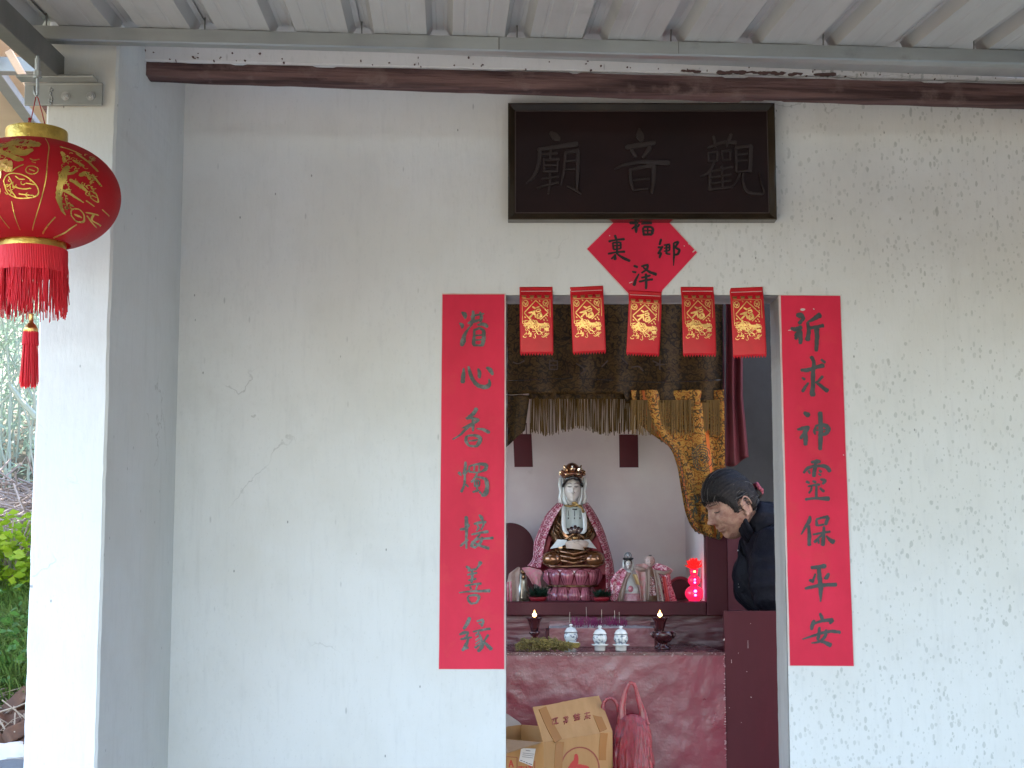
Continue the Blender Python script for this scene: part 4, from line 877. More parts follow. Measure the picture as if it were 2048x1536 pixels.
for i in range(150):
    px = 1262+i*1.22; y = YC-.012+RG.uniform(-.004, .004)
    a, b = W(px, 800, y), W(px+RG.uniform(-2, 2), 866+RG.uniform(-8, 6), y); fg.tube([a, a.lerp(b, .5)+Vector((RG.uniform(-.001, .001), 0, 0)), b], .0013, 4, cap=False)
put('fringe', fg, mat('lit_gold_fringe', (.20, .115, .025), .6, c2=(.12, .06, .015), scale=120, stretch=(1, 1, .03)), CT)['kind'] = 'stuff'  # lit copy of the fringe gold, brightness painted in
put('fringe_band', MB().grid(lambda u, v: W(1058+u*212, 782+v*16, YC+.018-.003*sin(u*60)), 60, 2, thick=(0, .002, 0)), SHADEBROC, CT)
dl = catmull([(1262, 780, 0), (1272, 838, 0), (1300, 866, 0), (1338, 893, 0), (1353, 930, 0), (1362, 980, 0), (1372, 1030, 0), (1390, 1062, 0), (1436, 1079, 0)], 6)
dr = catmull([(1447, 780, 0), (1448, 850, 0), (1449, 930, 0), (1449, 1000, 0), (1448, 1045, 0), (1446, 1066, 0), (1444, 1074, 0), (1441, 1078, 0), (1438, 1080, 0)], 6)
def drape(u, v):
    f = v*(len(dl)-1); i = min(int(f), len(dl)-2); t = f-i; a = dl[i].lerp(dl[i+1], t); b = dr[i].lerp(dr[i+1], t); q = a.lerp(b, u)
    p = W(q.x, q.y, YC-.004); p.y += .014*sin(u*17+2*noise.noise(Vector((u*2, v*4, 0))))*(.35+.65*(1-v))-.012*v+.008*noise.noise(Vector((u*5, v*7, 3))); return p
dm = lambda u, v: 1 if abs(u-.13-.02*sin(v*9)) < .012*(1+v) or abs(u-.80) < .02 else 0
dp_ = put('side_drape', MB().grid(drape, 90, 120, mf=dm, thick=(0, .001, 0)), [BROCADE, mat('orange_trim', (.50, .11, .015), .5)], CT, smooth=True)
# dark scrolls sewn on the drape border
def on_drape(px, py, h):
    p = W(px, py, YC-.024-h); return (p.x, p.y, p.z)
RS = random.Random(3); sc = []
for i in range(22):
    f = .30+.68*i/22; j = int(f*(len(dl)-1)); q = dl[j]; q2 = dr[j]; ux = q.lerp(q2, .06)
    s = 1 if i % 2 else -1; cx, cy_ = ux.x*1+4, ux.y+(0)
    sc.append(' '.join(f"{cx+s*(1.2+2.6*cos(a)):.1f},{cy_+3.6*sin(a)*1.2:.1f},{1.4:.1f}" for a in (0, .9, 1.8, 2.7, 3.6, 4.5, 5.2)))
for i in range(16):
    f = .32+.55*i/16; j = int(f*(len(dl)-1)); q = dl[j].lerp(dr[j], .90)
    sc.append(' '.join(f"{q.x+2.4*cos(a)*(1 if i%2 else -1):.1f},{q.y+3.4*sin(a):.1f},1.3" for a in (0, .9, 1.8, 2.7, 3.6, 4.5)))
for i in range(5): sc.append(' '.join(f"{1405+(20-i*4)*cos(a)+2*sin(5*a):.1f},{915+(26-i*5)*sin(a):.1f},{1.6:.1f}" for a in [k*.5+i for k in range(11)]))
for i in range(8):
    cx, cy_ = RS.uniform(1385, 1430), RS.uniform(950, 1040); sc.append(' '.join(f"{cx+RS.uniform(-8,8):.1f},{cy_+RS.uniform(-9,9):.1f},{RS.uniform(1.4,2.8):.1f}" for k in range(5)))
put('embroidered_scrolls', strokes(MB(), ';'.join(sc), on_drape, h0=.0004, dh=.00002, side=False, cap=False), mat('dark_green_thread', (.035, .035, .02), .6), CT)['kind'] = 'stuff'
# left bunch of the curtain
def ldr(u, v):
    p = W(985+u*75-10*v*u, 790+v*(70+60*(1-u)), YC-.003); p.y += .010*sin(u*15); return p
put('left_drape', MB().grid(ldr, 30, 20, thick=(0, .001, 0)), SHADEBROC, CT, smooth=True)
# red curtain further right
def rcl(u, v):
    p = W(1452+u*(34+12*max(0, v-.65)/.35), 560+v*(930-560)-10*u*v+6*sin(u*5)*v, YS-.055); p.y += .012*sin(u*13); return p
rc = put('red_curtain', MB().grid(rcl, 40, 40, thick=(0, .001, 0)), REDCLOTH, smooth=True)
tag(rc, 'dark red cloth hanging beside the shrine post above the bending woman', 'curtain')
# hanging paper tags
for i, (a, b, t0, t1, tl) in enumerate((((1026, 868), (1063, 866), 933, 934, 'dark red paper tag hanging nearer the left couplet'), ((1238, 869), (1276, 869), 934, 935, 'dark red paper tag hanging above the small figurines'))):
    tg = thing('hanging_tag', tl, 'hanging tag', tuple(W((a[0]+b[0])/2, 900, 6.3)), 'dark red tags hanging in front of the niche wall')
    put('tag_sheet', MB().grid(lambda u, v: (lambda p: (p.x, p.y-.003*sin(u*3), p.z))(W(a[0]+u*(b[0]-a[0])+v*(3 if i == 0 else 1), a[1]+v*66, 6.3)), 8, 10, thick=(0, .0012, 0)), REDCLOTH, tg)
    for k in range(5):
        if i == 0 and k == 0: continue
        x = a[0]+2+k*(b[0]-a[0]-4)/4; put('tag_prong', MB().tube([W(x, 868, 6.3), W(x, 846, 6.3)], .0022, 5), REDCLOTH, tg)
    put('tag_cord', MB().tube([W((a[0]+b[0])/2, 868, 6.303), W((a[0]+b[0])/2, 640, 6.303)], .0006, 4), REDCLOTH, tg)

# ================================================================ heads
def G(x, y, sx, sy): return exp(-((x/sx)**2+(y/sy)**2))
def headpt(th, ph, old=0, off=0.0):
    """th 0..pi from top, ph 0..2pi (0=+x right, pi/2=+y front). unit: metres, ~0.235 tall"""
    d = Vector((sin(th)*cos(ph), sin(th)*sin(ph), cos(th)))
    x, y, z = d.x*.076, d.y*(.096 if d.y < 0 else .090), d.z*.120
    if z < 0:
        t = -z/.12; x *= 1-.30*t*t-.06*t; y = y*(1-.10*t) if y > 0 else y*(1-.35*t)
        y += .022*t*t
    f = max(0, d.y)**.6 if d.y > 0 else 0
    ax = abs(x)
    dy = 0
    dy += f*(-.013*G(ax-.031, z-.012, .016, .013))         # sockets
    dy += f*(.007*G(ax-.031, z-.010, .010, .0065))          # lids
    dy += f*(.006*G(ax-.028, z-.034, .022, .008))           # brow
    dy += f*(.024*G(ax, z+.026, .0095, .011)+.014*G(ax, z+.008, .0075, .020)+.008*G(ax-.0105, z+.030, .006, .007))   # nose
    dy += f*(.006*G(ax-.042, z+.022, .018, .018)*(1+.6*old))   # cheeks
    dy += f*(.0095*G(ax, z+.0545, .019, .0045)+.0095*G(ax, z+.067, .016, .005)-.005*G(ax, z+.0605, .022, .0022))       # lips
    dy += f*(-.004*G(ax, z+.079, .018, .006)+.010*G(ax, z+.098, .018, .014))   # chin
    if old:
        dy += f*(-.0035*G(ax-.030-(-.0-z-.03)*.5, 0, .0035, 1)*(1 if -.075 < z < -.025 else 0)) + f*(-.0022*G(ax-.026, z+.006, .018, .0022))
        x *= 1+.05*G(0, z+.055, 1, .022)
        dy += f*.0012*sin(z*900)*G(ax, z-.065, .04, .02)
    p = Vector((x, y+dy, z))
    if off: p += Vector((d.x/.076, d.y/.094, d.z/.12)).normalized()*off
    return p
def head_mesh(mb, M, s=1, old=0, nth=110, nph=130, m=0):
    vs = []; fs = []
    for i in range(1, nth):
        for j in range(nph): vs.append(M @ (headpt(pi*i/nth, 2*pi*j/nph, old)*s))
    for i in range(nth-2):
        for j in range(nph): j2 = (j+1) % nph; fs.append((i*nph+j, (i+1)*nph+j, (i+1)*nph+j2, i*nph+j2))
    fs.append(tuple(range(nph))); fs.append(tuple((nth-2)*nph+j for j in range(nph))[::-1])
    return mb.add(vs, fs, m)
def frame_m(origin, right, fwd, up_): return Matrix(((right[0], fwd[0], up_[0], origin[0]), (right[1], fwd[1], up_[1], origin[1]), (right[2], fwd[2], up_[2], origin[2]), (0, 0, 0, 1)))

# ================================================================ LARGE STATUE
YG = 6.12
def S(u, v, dy=0, Y=YG): p = W(1060+u/4.8, 900+v/4.8, Y); return Vector((p.x, Y+dy, p.z))
kz = YG/F/4.8
SG = thing('goddess_statue', 'large porcelain seated goddess statue in pink cape on a pink lotus', 'statue', tuple(S(408, 1455)))
cx = S(408, 1000).x; zz_ = lambda v: S(408, v).z
def ringsof(L): return [(cx+(c-408)*kz, YG+dy, zz_(v), rx*kz, ry*kz) for (v, c, rx, ry, dy) in L]
put('lotus_core', MB().loft(ringsof([(1457, 408, 215, 180, 0), (1440, 408, 215, 180, 0), (1400, 408, 195, 160, 0), (1315, 408, 205, 170, 0), (1290, 408, 225, 185, 0), (1230, 408, 262, 215, 0), (1150, 408, 270, 225, 0), (1138, 408, 265, 220, 0)]), 48), PINKP, SG, smooth=True)
put('waist_band', MB().loft(ringsof([(1316, 408, 232, 190, 0), (1312, 408, 252, 207, 0), (1300, 408, 256, 212, 0), (1295, 408, 236, 195, 0)]), 48), GOLDD, SG, smooth=True)
def petal(wd, ht, bulge, lean):
    mb = MB(); nu, nv = 14, 16
    def fn(u, v):
        s = 2*u-1; w_ = wd*(.55+.45*sin(min(1, v*1.25)*pi/2))*sqrt(max(0, 1-max(0, (v-.55)/.45)**2.2)); x = s*w_
        y = -(bulge*sin(pi*min(1, v*.9+.08)))*(1-s*s*.85) - lean*v; z = ht*v
        st = .002*abs(sin(s*9))*v*(1-v)*2
        return (x, y+st, z)
    edge = lambda u, v: 1 if (abs(2*u-1) > .86 or v > .93 or (abs(math.sin((2*u-1)*7.5+.8)) < .10 and .12 < v < .8)) else 0
    mb.grid(fn, nu*2, nv*2, mf=edge); return mb
pu = petal(74*kz, 150*kz, 40*kz, 26*kz).mesh('petal', [PINKP, PINKLINE], smooth=True)
pl_ = petal(72*kz, 140*kz, 34*kz, 18*kz).mesh('petal', [PINKP, PINKLINE], smooth=True)
for row, (me_, n_, v0, rx, ry, flip) in enumerate(((pu, 12, 1292, 238, 196, 0), (pl_, 12, 1318, 205, 172, 1), (pu, 12, 1290, 205, 165, 0))):
    for k in range(n_):
        a = -pi/2+2*pi*(k+(.5 if row == 0 else 0))/n_+(.03)
        o = bpy.data.objects.new('petal', me_); COL.objects.link(o); o.parent = SG
        o.location = Vector((cx+rx*kz*cos(a), YG+ry*kz*sin(a), zz_(v0)))-SG.location
        o.rotation_euler = ((0, 0, a+pi/2) if not flip else (0, pi, a+pi/2))
rb = MB()
rb.ball(S(215, 1050, -.085), (105*kz, 95*kz, 84*kz), 28); rb.ball(S(602, 1050, -.085), (105*kz, 95*kz, 84*kz), 28); rb.ball(S(408, 1040, -.03), (255*kz, 170*kz, 105*kz), 32)
for i in range(3):
    y0 = 950+i*42; rb.tube([S(235-i*4, y0-8, -.07), S(300, y0+28, -.112), S(408, y0+52, -.125), S(516, y0+28, -.112), S(581+i*4, y0-8, -.07)], 15*kz, 10)
rb.tube([S(130, 1085, -.09), S(200, 1118, -.12), S(320, 1118, -.125), S(500, 1110, -.125), S(620, 1118, -.12), S(690, 1085, -.09)], 14*kz, 8)
put('robe_skirt', rb, mat('amber_glaze', (.27, .115, .04), .14, .6, c2=(.18, .07, .03), scale=14, coat=.9), SG, smooth=True)
put('robe_torso', MB().loft(ringsof([(1010, 408, 215, 120, 0), (930, 408, 195, 110, 0), (850, 408, 205, 105, 0), (760, 408, 195, 100, 0), (680, 408, 165, 92, 0), (600, 408, 132, 80, 0), (545, 408, 108, 66, 0), (520, 408, 75, 50, 0)]), 40, wob=lambda i, a: 1+.03*sin(a*9+i)), GOLDD, SG, smooth=True)
# arms
ar = MB()
for s in (-1, 1):
    ar.tube([S(408+s*105, 575, -.005), S(408+s*160, 690, -.02), S(408+s*178, 810, -.035), S(408+s*120, 890, -.075), S(408+s*40, 915, -.1)], [40*kz, 50*kz, 52*kz, 42*kz, 22*kz], 16)
    for i in range(5): ar.tube([S(408+s*(120+i*14), 640+i*40, -.05-.002*i), S(408+s*(150+i*9), 690+i*38, -.062), S(408+s*(120+i*4), 740+i*34, -.07)], 6*kz, 6)
put('sleeve', ar, GOLDD, SG, smooth=True)
# chest panel
def chest(u, v):
    s = 2*u-1; wq = 82+10*v; vv = 548+v*205; x = 420+s*wq; r = 132+ (vv-600)*.38; yy = -(r*.62*sqrt(max(0, 1-((x-408)/(r*1.12))**2))+10)*kz
    return S(x, vv, yy-.002)
put('chest_panel', MB().grid(chest, 20, 20), mat('pale_celadon', (.58, .64, .62), .18, coat=.8), SG, smooth=True)
def sash(pts, wd, name, m):
    C = catmull(pts, 6)
    def fn(u, v):
        f = v*(len(C)-1); i = min(int(f), len(C)-2); q = C[i].lerp(C[i+1], f-i); t = (C[i+1]-C[i]); return S(q.x+(u-.5)*wd, q.y, q.z-.004*(1-(2*u-1)**2))
    put(name, MB().grid(fn, 6, 40, thick=(0, .003, 0)), m, SG, smooth=True)
sash([(322, 535, -.035), (318, 620, -.06), (318, 720, -.072), (330, 780, -.08), (352, 808, -.085)], 40, 'sash', PORC)
sash([(498, 535, -.035), (512, 620, -.06), (520, 720, -.072), (512, 780, -.08), (490, 808, -.085)], 40, 'sash', PORC)
nk = MB()
for x in (362, 420, 472): nk.tube([S(x, 585, -.062), S(x, 640, -.066)], 2.2*kz, 5); nk.ball(S(x, 660, -.068), (6*kz, 4*kz, 10*kz), 8)
nk.tube([S(400, 575, -.063), S(445, 575, -.063)], 6*kz, 6)
put('necklace', nk, BLACKP, SG, smooth=True)
bw_ = MB().tube([S(330, 535, -.045), S(380, 548, -.06), S(430, 530, -.062), S(480, 540, -.055), S(515, 600, -.055)], 9*kz, 8)
bw_.tube([S(400, 520, -.06), S(430, 510, -.066), S(450, 530, -.066), S(420, 545, -.066)], 12*kz, 8); bw_.tube([S(450, 540, -.066), S(490, 560, -.066), S(505, 610, -.066)], 10*kz, 6)
put('gold_bow', bw_, mat('gold_ribbon', (.42, .27, .10), .4, .5), SG, smooth=True)
# belly lotus, bead, hands, white cuffs
bl = MB()
for s in (-2, -1, 0, 1, 2): bl.ball(S(425+s*34, 772+abs(s)*8, -.083+abs(s)*.004), (24*kz, 14*kz, (48-abs(s)*6)*kz), 12)
put('belly_lotus', bl, mat('brown_glaze', (.06, .03, .025), .12, .4, coat=.9), SG, smooth=True)
put('round_jewel', MB().ball(S(430, 850, -.1), 42*kz, 24), mat('dark_gold_glaze', (.22, .12, .05), .08, .9), SG, smooth=True)
put('gold_belt', MB().tube([S(300, 830, -.07), S(345, 860, -.085), S(400, 815, -.092), S(460, 815, -.092), S(520, 860, -.085), S(560, 840, -.07)], 13*kz, 8), GOLDD, SG, smooth=True)
cu = MB()
for s in (-1, 1):
    cu.add([S(408+s*80+14, 868, -.112), S(408+s*150, 862, -.09), S(408+s*222, 952, -.092), S(408+s*130, 935, -.118), S(408+s*80+14, 905, -.126), S(408+s*150, 900, -.07)], [(0, 1, 2, 3), (0, 3, 4), (3, 2, 5, 4), (0, 4, 5, 1), (1, 5, 2)])
put('cuff', cu, PORC, SG)
hd = MB(); hd.ball(S(440, 900, -.118), (112*kz, 32*kz, 34*kz), 20)
for i in range(4):
    hd.tube([S(330+i*4, 905+i*12, -.126), S(395, 900+i*14, -.138), S(450+i*8, 912+i*14, -.138), S(490+i*4, 925+i*12, -.132)], [9*kz, 9*kz, 8*kz, 6*kz], 8)
    hd.tube([S(545-i*4, 900+i*10, -.124), S(490, 896+i*10, -.132), S(455, 902+i*10, -.134)], [9*kz, 8*kz, 6*kz], 8)
hd.tube([S(400, 890, -.13), S(430, 876, -.136), S(455, 882, -.136)], 8*kz, 8)
put('folded_hands', hd, mat('porcelain_hand', (.62, .50, .42), .2, coat=.6), SG, smooth=True)
# neck and head
mh = MB(); hc = S(408, 388, -.012); hs_ = .435
head_mesh(mh, frame_m(hc, (-1, 0, 0), (0, -1, 0), (0, 0, 1)), hs_, 0, 90, 100); mh.tube([S(408, 440, 0), S(408, 530, 0)], [46*kz, 62*kz], 20)
put('head', mh, SKINP, SG, smooth=True)
ft = MB()
for s in (-1, 1):
    c = 408+s*32*1; ft.tube([S(c-20, 357, -.0495), S(c, 361, -.0525), S(c+20, 358, -.0495)], [2.5*kz, 5*kz, 2.5*kz], 6); ft.tube([S(c-24, 333, -.049), S(c, 324, -.052), S(c+24, 333, -.049)], [1.5*kz, 2.6*kz, 1.5*kz], 5)
put('eyebrow_and_lid', ft, BLACKP, SG, smooth=True)
put('lips', MB().ball(S(410, 414, -.0545), (16*kz, 6*kz, 7*kz), 12), PINKLINE, SG, smooth=True)
hr = MB().ball(S(408, 330, .012), (100*kz, 100*kz, 84*kz), 28); hr.tube([S(316, 400, -.006), S(318, 340, -.03), S(350, 285, -.05), S(408, 268, -.056), S(466, 285, -.05), S(498, 340, -.03), S(500, 400, -.006)], [8*kz, 15*kz, 20*kz, 22*kz, 20*kz, 15*kz, 8*kz], 10)
put('hair', hr, BLACKP, SG, smooth=True)
vl = MB()
for s in (-1, 1):
    vl.tube([S(408+s*112, 265, -.005), S(408+s*124, 330, -.01), S(408+s*112, 400, -.012), S(408+s*122, 460, -.018), S(408+s*110, 520, -.02)], [15*kz, 19*kz, 16*kz, 19*kz, 20*kz], 10)
    vl.tube([S(408+s*96, 300, -.02), S(408+s*88, 400, -.028), S(408+s*84, 460, -.034), S(408+s*70, 500, -.04), S(408+s*60, 540, -.045)], [7*kz, 9*kz, 9*kz, 13*kz, 15*kz], 8)
vl.loft(ringsof([(560, 408, 118, 70, .02), (480, 408, 118, 80, .028), (380, 408, 120, 90, .032), (280, 408, 112, 88, .028), (262, 408, 80, 60, .025)]), 28)
put('veil', vl, PORC, SG, smooth=True)
cr = MB().loft(ringsof([(268, 408, 98, 92, 0), (240, 408, 112, 104, 0), (225, 408, 118, 108, 0), (215, 408, 100, 94, 0), (185, 408, 88, 82, .004), (150, 408, 62, 56, .006), (128, 408, 34, 30, .008), (120, 408, 8, 8, .008)]), 32)
for s in (-1, 1):
    for (u, v, r) in ((108, 236, 17), (98, 206, 15), (76, 262, 13), (84, 228, 15)): cr.ball(S(408+s*u, v, -.02), r*kz, 10)
put('crown', cr, mat('red_brown_gilt', (.20, .05, .035), .2, .6, c2=(.3, .14, .06), scale=60, coat=.7), SG, smooth=True)
cl_ = MB()
def leafp(u, v, w_, h_, dy, tilt=0):
    pts = [(-.5, 0), (-.62, .35), (-.3, .6), (-.25, .85), (0, 1), (.25, .8), (.2, .55), (.5, .3), (.45, 0)]
    vs = [S(u+a*w_+tilt*b*h_, v-b*h_, dy) for a, b in pts]; n = len(vs)
    vs2 = [q+Vector((0, .004, 0)) for q in vs]; c = S(u, v-h_*.4, dy-.004)
    cl_.add(vs+vs2+[c], [(k, (k+1) % n, 2*n) for k in range(n)]+[(k, n+k, n+(k+1) % n, (k+1) % n) for k in range(n)])
leafp(408, 200, 34, 55, -.040); leafp(340, 205, 38, 58, -.032, -.25); leafp(476, 205, 38, 58, -.032, .25); leafp(300, 245, 34, 45, -.018, -.2); leafp(516, 245, 34, 45, -.018, .2); leafp(350, 250, 26, 34, -.044); leafp(466, 250, 26, 34, -.044)
put('crown_leaf', cl_, mat('bright_gilt', (.95, .72, .50), .15, 1.0), SG)
# cape
capeL_o = catmull([(262, 505, 0), (150, 625, 0), (75, 790, 0), (38, 900, 0), (25, 1040, 0), (-25, 1110, 0)], 8)
capeL_i = catmull([(318, 525, 0), (240, 650, 0), (172, 800, 0), (140, 900, 0), (120, 1020, 0), (100, 1135, 0)], 8)
capeR_o = catmull([(545, 500, 0), (625, 610, 0), (700, 760, 0), (750, 920, 0), (792, 1080, 0), (806, 1230, 0), (770, 1440, 0)], 8)
capeR_i = catmull([(500, 530, 0), (560, 660, 0), (622, 790, 0), (680, 930, 0), (712, 1060, 0), (716, 1200, 0), (726, 1390, 0)], 8)
def band(o_, i_, y0, y1, par=SG):
    n = min(len(o_), len(i_))
    def fn(u, v):
        f = v*(n-1); k = min(int(f), n-2); a = o_[k].lerp(o_[k+1], f-k); b = i_[k].lerp(i_[k+1], f-k); q = a.lerp(b, u)
        return S(q.x, q.y, y0+(y1-y0)*u-.018*sin(u*pi)+.004*sin(v*46+u*3)-.03*v)
    return fn
cpm = lambda u, v: 0
put('cape_border', MB().grid(band(capeL_o, capeL_i, .03, -.045), 14, 60, thick=(0, .003, 0)), CAPE, SG, smooth=True)
put('cape_border', MB().grid(band(capeR_o, capeR_i, .03, -.045), 14, 60, thick=(0, .003, 0)), CAPE, SG, smooth=True)
def lining(u, v):
    f = v*(len(capeR_o)-1); k = min(int(f), len(capeR_o)-2); b = capeR_o[k].lerp(capeR_o[k+1], f-k); f2 = v*(len(capeL_o)-1); k2 = min(int(f2), len(capeL_o)-2); a = capeL_o[k2].lerp(capeL_o[k2+1], f2-k2)
    vv = a.y*(1-u)+b.y*u; return S(a.x+(b.x-a.x)*u, vv, .03+.10*sin(u*pi)-.02*v+.004*sin(u*40))
put('cape', MB().grid(lining, 50, 40, thick=(0, .002, 0)), CAPERED, SG, smooth=True)
# inner red edges seen between robe and border
put('cape_lining', MB().grid(lambda u, v: S(560+(1-u)*(-40)+u*(40+150*v)+v*70*(1-u), 640+v*560, -.02-.01*u), 10, 30, thick=(0, .003, 0)), CAPERED, SG, smooth=True)
put('cape_lining', MB().grid(lambda u, v: S(215+u*20-v*95-(1-u)*20, 760+v*330, -.02), 8, 20, thick=(0, .003, 0)), CAPERED, SG, smooth=True)
# dark scroll embroidery on the cape borders
sc = []; RC = random.Random(9)
for (o_, i_) in ((capeL_o, capeL_i), (capeR_o, capeR_i)):
    n = min(len(o_), len(i_)); m_ = n//2
    for k in range(1, n-1, 2):
        q = o_[k].lerp(i_[k], .45); r = 15; s = 1 if (k//2) % 2 else -1
        sc.append(' '.join(f"{q.x+s*(r*(1-.09*j)*cos(j*.85)):.0f},{q.y+r*1.15*(1-.09*j)*sin(j*.85):.0f},7" for j in range(8)))
        a, b = o_[k].lerp(i_[k], .12), o_[min(k+2, n-1)].lerp(i_[min(k+2, n-1)], .12); sc.append(f"{a.x:.0f},{a.y:.0f},6 {b.x:.0f},{b.y:.0f},6")
put('cape_scrolls', strokes(MB(), ';'.join(sc), lambda u, v, h: tuple(S(u, v, -.062-.02*(v-500)/900-h)), h0=.0003, dh=.00001, side=False), mat('maroon_thread', (.20, .015, .035), .6), SG)['kind'] = 'stuff'

# ================================================================ SMALL FIGURES
def S7(u, v, dy=0, Y=6.0): p = W(1200+u/8.904, 1090+v/8.904, Y); return Vector((p.x, Y+dy, p.z))
k7 = 6.0/F/8.904
def rings7(L, dy0=0): return [(S7(c, v).x, 6.0+dy+dy0, S7(c, v).z, rx*k7, ry*k7) for (v, c, rx, ry, dy) in L]
A1 = thing('small_goddess', 'small white goddess figurine in pink cape between the large statue and the boy', 'figurine', tuple(S7(560, 1010)), 'cloth-draped figurines on the shrine shelf')
put('lotus_base', MB().loft(rings7([(1012, 560, 165, 110, -.02), (960, 560, 160, 110, -.02), (930, 560, 140, 95, -.02), (860, 560, 155, 105, -.02)]), 32, wob=lambda i, a: 1+.06*abs(sin(a*6+i*1.3))), mat('rosy_glaze', (.48, .20, .24), .25, coat=.7, c2=(.6, .35, .38), scale=90), A1, smooth=True)
put('white_robe', MB().loft(rings7([(870, 570, 130, 90, -.02), (780, 560, 125, 85, -.02), (700, 540, 100, 70, -.015), (600, 520, 85, 55, -.01), (500, 510, 70, 45, -.005), (440, 508, 45, 32, 0)]), 28, wob=lambda i, a: 1+.06*sin(a*7+i)), PORC, A1, smooth=True)
put('pink_bud', MB().ball(S7(525, 780, -.058), (48*k7, 20*k7, 58*k7), 14), PINKP, A1, smooth=True)
mh = MB(); head_mesh(mh, frame_m(S7(505, 345, -.008), (-1, 0, 0), (0, -1, 0), (0, 0, 1)), .155, 0, 40, 48); put('head', mh, SKINP, A1, smooth=True)
fc = MB()
for s in (-1, 1): fc.tube([S7(505+s*12, 330, -.0225), S7(505+s*34, 332, -.0205)], 3*k7, 5)
put('eye_line', fc, BLACKP, A1); put('lips', MB().ball(S7(506, 372, -.0235), (9*k7, 3*k7, 5*k7), 8), PINKLINE, A1)
put('hair', MB().ball(S7(500, 315, .006), (66*k7, 55*k7, 58*k7), 16).tube([S7(440, 330, -.006), S7(455, 282, -.014), S7(500, 262, -.018), S7(548, 282, -.014), S7(562, 330, -.006)], 11*k7, 8), BLACKP, A1, smooth=True)
vl = MB()
for s in (-1, 1): put('veil_side', MB().tube([S7(500+s*80, 265, 0), S7(500+s*86, 350, -.002), S7(500+s*80, 450, -.004)], [14*k7, 18*k7, 20*k7], 8), PORC, A1, smooth=True)
cr = MB().loft(rings7([(270, 498, 80, 60, 0), (245, 498, 92, 66, 0), (225, 498, 80, 58, 0)]), 20)
for u in (415, 455, 498, 540, 582): cr.ball(S7(u, 240, -.012), 14*k7, 8)
put('crown', cr, BLACKP, A1, smooth=True)
cr = MB().tube([S7(445, 225, -.004), S7(440, 180, -.004), S7(465, 145, -.004), S7(498, 132, -.004), S7(535, 145, -.004), S7(555, 180, -.004), S7(550, 225, -.004)], 10*k7, 8).ball(S7(498, 185, -.006), (30*k7, 16*k7, 38*k7), 12)
put('crown_plate', cr, mat('grey_white_glaze', (.4, .42, .45), .2, coat=.7, c2=(.04, .04, .05), scale=160), A1, smooth=True)
def capegrid(pl, y0, fold, seed, Sx=S7):
    """pl: list of rows [(u,v)...] top to bottom"""
    def fn(u, v):
        f = v*(len(pl)-1); i = min(int(f), len(pl)-2); t = f-i; r0, r1 = pl[i], pl[i+1]
        def at(r, u): g_ = u*(len(r)-1); j = min(int(g_), len(r)-2); s = g_-j; return (r[j][0]*(1-s)+r[j+1][0]*s, r[j][1]*(1-s)+r[j+1][1]*s)
        a, b = at(r0, u), at(r1, u); q = (a[0]*(1-t)+b[0]*t, a[1]*(1-t)+b[1]*t)
        return Sx(q[0], q[1], y0-fold*sin(u*9+seed)*(.3+v)-.01*v)
    return fn
put('cape', MB().grid(capegrid([[(380, 400), (470, 470)], [(240, 520), (470, 520)], [(175, 640), (400, 700)], [(185, 850), (330, 870)], [(150, 960), (300, 980)], [(210, 1005), (380, 1005)]], -.03, .007, 0), 40, 30, thick=(0, .002, 0)), CAPE, A1, smooth=True)
put('cape_lining', MB().grid(capegrid([[(470, 480), (545, 500)], [(400, 640), (480, 600)], [(320, 860), (440, 800)], [(290, 1000), (400, 980)]], -.042, .004, 2), 20, 20, thick=(0, .002, 0)), GAUZE, A1, smooth=True)
put('ribbon', MB().grid(capegrid([[(560, 520), (640, 520)], [(590, 600), (680, 640)], [(620, 690), (700, 720)]], -.05, .004, 1), 12, 12, thick=(0, .002, 0)), mat('yellow_ribbon', (.60, .42, .20), .5), A1, smooth=True)
A2 = thing('small_boy_figure', 'small round-headed boy figurine in wide red and pink cape beside the arched tablet', 'figurine', tuple(S7(920, 1010)), 'cloth-draped figurines on the shrine shelf')
put('body', MB().loft(rings7([(1012, 920, 150, 90, 0), (800, 915, 125, 75, 0), (600, 905, 110, 65, 0), (450, 895, 90, 50, 0), (380, 885, 40, 30, 0)]), 28, wob=lambda i, a: 1+.05*sin(a*8)), mat('beige_glaze', (.45, .33, .24), .3, coat=.6, c2=(.3, .16, .1), scale=70), A2, smooth=True)
mh = MB(); head_mesh(mh, frame_m(S7(882, 290, -.008), (-1, 0, 0), (0, -1, 0), (0, 0, 1))@Matrix.Diagonal((1.32, 1.1, .95, 1)), .205, 0, 40, 48); put('head', mh, mat('boy_face', (.62, .45, .40), .25, coat=.5), A2, smooth=True)
put('hair_tuft', MB().ball(S7(888, 205, -.012), (40*k7, 36*k7, 26*k7), 10), BLACKP, A2, smooth=True)
fc = MB()
for s in (-1, 1): fc.tube([S7(885+s*22, 282, -.029), S7(885+s*50, 285, -.026)], 3*k7, 5)
put('eye_line', fc, BLACKP, A2); put('lips', MB().ball(S7(888, 334, -.030), (12*k7, 3*k7, 5*k7), 8), PINKLINE, A2)
put('cape', MB().grid(capegrid([[(620, 345), (780, 330), (870, 380)], [(610, 450), (740, 440), (860, 420)], [(650, 560), (740, 560), (830, 560)], [(690, 760), (740, 780), (800, 800)], [(700, 1010), (740, 1010), (800, 1010)]], -.045, .006, 1), 40, 40, thick=(0, .002, 0)), mat('red_pink_cape', (.55, .20, .22), .5, c2=(.45, .33, .28), scale=55), A2, smooth=True)
